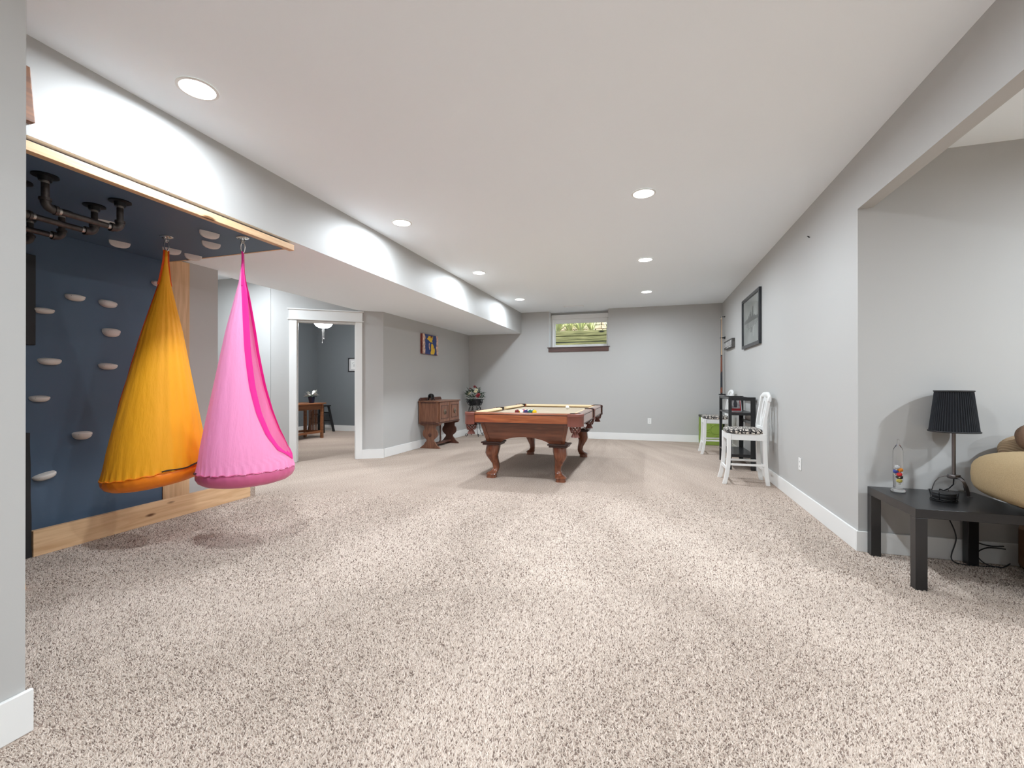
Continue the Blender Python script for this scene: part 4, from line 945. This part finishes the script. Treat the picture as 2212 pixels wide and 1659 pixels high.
for k, (z, c, x, y) in enumerate(((.158, (.85, .87, .88), -.008, -.004), (.14, (.85, .3, .03), .009, .0), (.128, (.03, .06, .35), -.01, .006), (.112, (.75, .03, .04), .003, -.008), (.092, (.05, .04, .04), .008, .006), (.07, (.6, .5, .1), .004, -.004))):
    fo = MB().sphere((x * .85, y * .85, z), .0125, 14, 10).build('float', plain('float_liquid_%s' % 'abcdef'[k], c, .1), TH, 180)
    MB().lathe([(.004, z - .022), (.005, z - .018), (.001, z - .013)], 10, Matrix.Translation((x, y, 0))).build('tag', CHROME, fo, 60)
CO = thing('coaster_set', 'stack of round black coasters in a wire holder on the table', 'coasters', (1.685, 3.285, tz))
CO.scale = (.8, .8, 1.0)
for k in range(4): MB().lathe([(.066, .008 + .0105 * k), (.068, .01 + .0105 * k), (.068, .0155 + .0105 * k), (.066, .0175 + .0105 * k)], 32, Matrix.Translation((.002 * (k % 2), 0, 0))).build('coaster', BLACK, CO, 40)
for z in (.005, .03): MB().tube([(.076 * math.cos(a), .076 * math.sin(a), z) for a in [2 * PI * k / 36 for k in range(36)]], .0028, 6, True).build('holder_ring', IRON, CO, 60)
for k in range(4):
    a = PI / 4 + k * PI / 2; MB().tube([(.0 * math.cos(a), 0, .004), (.074 * math.cos(a), .074 * math.sin(a), .004), (.078 * math.cos(a), .078 * math.sin(a), .03), (.082 * math.cos(a), .082 * math.sin(a), .056)], .0028, 6).build('holder_arm', IRON, CO, 60)
# cords under the table
def cord(name, pts, label, r=.0035):
    cu = []
    P_ = [Vector(p) for p in pts]
    for i in range(len(P_) - 1):
        p0 = P_[max(i - 1, 0)]; p1 = P_[i]; p2 = P_[i + 1]; p3 = P_[min(i + 2, len(P_) - 1)]
        for k in range(8):
            t_ = k / 8; cu.append(tuple(.5 * ((2 * p1) + (p2 - p0) * t_ + (2 * p0 - 5 * p1 + 4 * p2 - p3) * t_ * t_ + (3 * p1 - p0 - 3 * p2 + p3) * t_ ** 3)))
    cu.append(tuple(P_[-1])); tag(MB().tube(cu, r, 6).build(name, BLACK, None, 60), label, 'cord')
cord('power_cord', [(1.825, 3.612, .40), (1.825, 3.605, .36), (1.87, 3.598, .28), (1.90, 3.58, .16), (1.86, 3.55, .03), (1.93, 3.53, .006), (2.10, 3.55, .006)], 'black lamp cord dropping behind the side table')
cord('power_cord', [(1.95, 3.595, .18), (2.02, 3.597, .135), (2.09, 3.595, .12), (2.15, 3.595, .125)], 'black cord running along the baseboard to the sofa')
cord('power_cord', [(2.155, 3.59, .11), (2.06, 3.585, .11), (2.00, 3.57, .07), (2.03, 3.55, .02), (2.10, 3.54, .006), (2.16, 3.56, .03)], 'looped black cord beside the sofa base')
# sofa
SF = thing('sofa', 'tan chenille sofa with overstuffed arms at the lounge wall', 'sofa', (3.2, 3.1, 0))
def pillow(cx, cy, cz, hx, hy, hz, p=2.6, nu=36, nv=18, sag=0, M=None):
    rings = []
    for j in range(nv + 1):
        ph = -PI / 2 + PI * j / nv; cp_, sp_ = math.cos(ph), math.sin(ph)
        cr = max(.001, abs(cp_)) ** (2 / p); sr = math.copysign(abs(sp_) ** (2 / p), sp_)
        rg = []
        for i in range(nu):
            a = 2 * PI * i / nu; c_, s_ = math.cos(a), math.sin(a)
            x = hx * cr * math.copysign(abs(c_) ** (2 / p), c_); y = hy * cr * math.copysign(abs(s_) ** (2 / p), s_)
            rg.append((cx + x, cy + y, cz + hz * sr - sag * (abs(x) / hx) ** 2))
        rings.append(rg)
    return MB().loft(rings, True, True, M)
MB().box(-1.04, 1.04, -.42, .42, .03, .30).build('base', SOFAD, SF, bevel=.03, seg=3)
MB().box(-.79, .79, .18, .44, .28, .80).build('back_frame', SOFAD, SF, bevel=.05, seg=3)
for sx in (-1, 1):
    MB().box(sx * 1.03 - (.0 if sx > 0 else .0), sx * .80, -.45, .43, .02, .50).build('arm_body', SOFAD, SF, bevel=.03, seg=3)
    pillow(sx * (1.0 if sx > 0 else 1.06), -.07, .634, .335, .44, .142, 3.3, sag=.02).build('arm_pillow', SOFA, SF, 180)
for k in range(2): pillow(-.38 + .76 * k, -.06, .40, .385, .40, .12, 4).build('seat_cushion', SOFA, SF, 180); pillow(-.38 + .76 * k, .2, .68, .37, .14, .22, 3).build('back_cushion', SOFA, SF, 180)
for sx in (-.95, .95):
    for sy in (-.36, .36): boxo('foot', BLACK, sx - .03, sx + .03, sy - .03, sy + .03, 0, .03, SF)
RIB, nt, b = nodes('ribbed_tan'); tc = N(nt, 'ShaderNodeTexCoord'); wvn = N(nt, 'ShaderNodeTexWave'); wvn.inputs['Scale'].default_value = 30; wvn.bands_direction = 'DIAGONAL'
L(nt, tc.outputs['Object'], wvn.inputs['Vector']); bp = N(nt, 'ShaderNodeBump'); bp.inputs['Strength'].default_value = .8; bp.inputs['Distance'].default_value = .006; L(nt, wvn.outputs['Fac'], bp.inputs['Height']); L(nt, bp.outputs['Normal'], b.inputs['Normal'])
b.inputs['Base Color'].default_value = c4(srgb(176, 152, 122)); b.inputs['Roughness'].default_value = .9
o = pillow(0, 0, 0, .14, .045, .085, 2.4).build('throw_pillow', RIB, None, 180, loc=(2.225, 3.535, .76), rot=(R(-8), R(-14), R(0))); tag(o, 'ribbed tan throw pillow behind the sofa arm', 'pillow')
o = pillow(0, 0, 0, .15, .05, .09, 2.6).build('throw_pillow', CHENB, None, 180, loc=(2.24, 3.40, .845), rot=(R(-10), R(-8), R(0))); tag(o, 'brown velvet throw pillow at the edge of the view', 'pillow')
# ------------------------------------------------------------------ outside the window
OG = boxo('ground_outside', plain('soil', (.16, .12, .08), .9, var=.4, bscale=8), -6, 4, 10.85, 16, 2.2, 2.40); struct(OG, 'garden soil outside the window')
struct(boxo('ground_window_well', plain('gravel_well', (.3, .28, .25), .9, var=.5, bscale=30), -3.2, .4, 9.8, 10.7, 1.5, 1.62), 'gravel floor of the window well')
RW = thing('timber_retaining_wall', 'weathered mossy timbers of the window well outside', 'retaining wall', (-1.4, 10.75, 1.62))
TIM = wood('mossy_timber', srgb(84, 82, 50), srgb(150, 142, 98), 'x', 9, 12, .85, knots=5)
for k in range(6):
    boxo('timber', TIM, -1.6, 1.6, -.07 + .014 * (k % 2), .07, k * .1425, k * .1425 + .130, RW, .010)
def blade_plant(loc, seed, label, n=34, up=.9):
    t = thing('strap_leaf_plant', label, 'plant', loc); rnd = random.Random(seed)
    LM_ = MATS.get('strap_leaf') or plain('strap_leaf', srgb(228, 226, 170), .5, var=.3, bscale=6)
    for k in range(n):
        a = rnd.uniform(0, 2 * PI); tilt = rnd.uniform(.1, 1.0); ln = rnd.uniform(.4, .8) * up; w_ = rnd.uniform(.011, .02)
        ux = Vector((math.cos(a), math.sin(a), 0)); ut = Vector((-math.sin(a), math.cos(a), 0)); Lr = []; 
        for j in range(6):
            f = j / 5; r_ = ln * f * math.sin(tilt * (.6 + .4 * f)); z = ln * f * math.cos(tilt * (.6 + .5 * f)); ww = w_ * (1 - f ** 2.5) + .001
            c_ = ux * r_ + Vector((0, 0, z)); Lr.append([tuple(c_ - ut * ww), tuple(c_ + Vector((0, 0, -.003))), tuple(c_ + ut * ww), tuple(c_ + Vector((0, 0, .004)))])
        MB().loft(Lr).build('leaf', LM_, t)
blade_plant((-2.2, 11.0, 2.42), 1, 'strap-leaved plant outside, left in the window', 64)
blade_plant((-1.62, 11.0, 2.42), 2, 'strap-leaved plant outside, middle of the window', 60)
blade_plant((-1.9, 11.08, 2.42), 17, 'strap-leaved plant outside between the left and middle plants', 54)
blade_plant((-1.36, 11.1, 2.42), 19, 'shorter strap-leaved plant outside, right of the middle plant', 40, .75)
blade_plant((-2.75, 11.2, 2.40), 6, 'strap-leaved plant outside beyond the left window edge', 26)
SB = thing('stone_border', 'pale stacked stone border outside, right in the window', 'stone wall', (-1.1, 11.9, 2.40))
rnd = random.Random(3); STN = plain('pale_stone', srgb(196, 176, 150), .9, var=.25, bscale=9, bump=.4)
for row in range(6):
    x = -1.6
    while x < 1.8:
        w_ = rnd.uniform(.16, .34); boxo('stone', STN, x, x + w_ - .012, -.12 + rnd.uniform(-.02, .02), .14, row * .11, row * .11 + .1, SB, .012); x += w_
blade_plant((-.95, 11.3, 2.40), 12, 'yellow-green plant outside in front of the stones', 18, .6)
# ------------------------------------------------------------------ carpet pile near the camera

rng = np.random.default_rng(7)
cy_, sy_ = math.cos(R(17.2)), math.sin(R(17.2))
def grid(step, z0, z1):
    a = np.arange(-6, 6, step); d = np.arange(z0, z1, step)
    A, D = np.meshgrid(a, d); A = A.ravel() + rng.uniform(-.5, .5, A.size) * step; D = D.ravel() + rng.uniform(-.5, .5, D.size) * step
    k = np.abs(A) < 1.19 * D + .25; A, D = A[k], D[k]
    return A * cy_ - D * sy_, A * sy_ + D * cy_, D
g1 = grid(.0056, 1.02, 2.5); g2 = grid(.0078, 2.5, 4.8)
X = np.concatenate([g1[0], g2[0]]); Y = np.concatenate([g1[1], g2[1]]); D = np.concatenate([g1[2], g2[2]])
keep = rng.uniform(0, 1, X.size) < np.clip((4.8 - D) / 1.6, 0, 1)
keep &= ~((X < -1.94) & (Y < .95)) & ~((X > 1.36) & (Y > 3.6)) & (X > -3.9) & ~((X < -3.3) & (Y < 1.58))
X, Y, D = X[keep], Y[keep], D[keep]; n = X.size
th = np.arctan2(X + 1.0, Y - 6.0); rr = np.hypot(X + 1.0, Y - 6.0)
lie = np.sin(th * 17 + 1.1 * np.sin(rr * 2.1) + .8 * np.sin(rr * 5 + th * 9))
la = np.where(rng.uniform(-1.6, 1.6, n) < lie, 0, PI) + rng.normal(0, .9, n) + th
hgt = rng.uniform(.006, .0095, n); lean = rng.uniform(.002, .009, n); rb_ = rng.uniform(.0030, .0044, n) * np.where(D > 2.5, 1.36, 1.0)
tip = np.stack([X + np.sin(la) * lean, Y - np.cos(la) * lean, hgt], 1)
a0 = rng.uniform(0, 2 * PI, n)
V = np.empty((n, 4, 3))
for k in range(3): V[:, k] = np.stack([X + rb_ * np.cos(a0 + k * 2.0944), Y + rb_ * np.sin(a0 + k * 2.0944), np.zeros(n) - .001], 1)
V[:, 3] = tip
base_i = (np.arange(n) * 4)[:, None]
T = np.concatenate([base_i + np.array([[0, 1, 3]]), base_i + np.array([[1, 2, 3]]), base_i + np.array([[2, 0, 3]])], 1).reshape(-1, 3)
me = bpy.data.meshes.new('carpet_pile')
me.vertices.add(n * 4); me.vertices.foreach_set('co', V.ravel()); me.loops.add(T.size); me.loops.foreach_set('vertex_index', T.ravel().astype(np.int32))
me.polygons.add(len(T)); me.polygons.foreach_set('loop_start', np.arange(0, T.size, 3, dtype=np.int32)); me.polygons.foreach_set('loop_total', np.full(len(T), 3, dtype=np.int32))
me.update(calc_edges=True)
u = rng.uniform(0, 1, n)
lightc = np.array(srgb(221, 206, 193)); midc = np.array(srgb(188, 172, 158)); darkc = np.array(srgb(132, 115, 105))
colr = np.where(u[:, None] < .15, darkc * (.8 + .5 * rng.uniform(0, 1, (n, 1))), midc + (lightc - midc) * rng.uniform(0, 1, (n, 1)))
ca = me.color_attributes.new('tuft', 'FLOAT_COLOR', 'POINT')
cc = np.ones((n, 4, 4)); cc[:, :, :3] = colr[:, None, :]
ca.data.foreach_set('color', cc.ravel())
pile = link('carpet_pile', me, TUFTM); tag(pile, 'beige flecked carpet pile in front of the camera', 'carpet', kind='stuff')
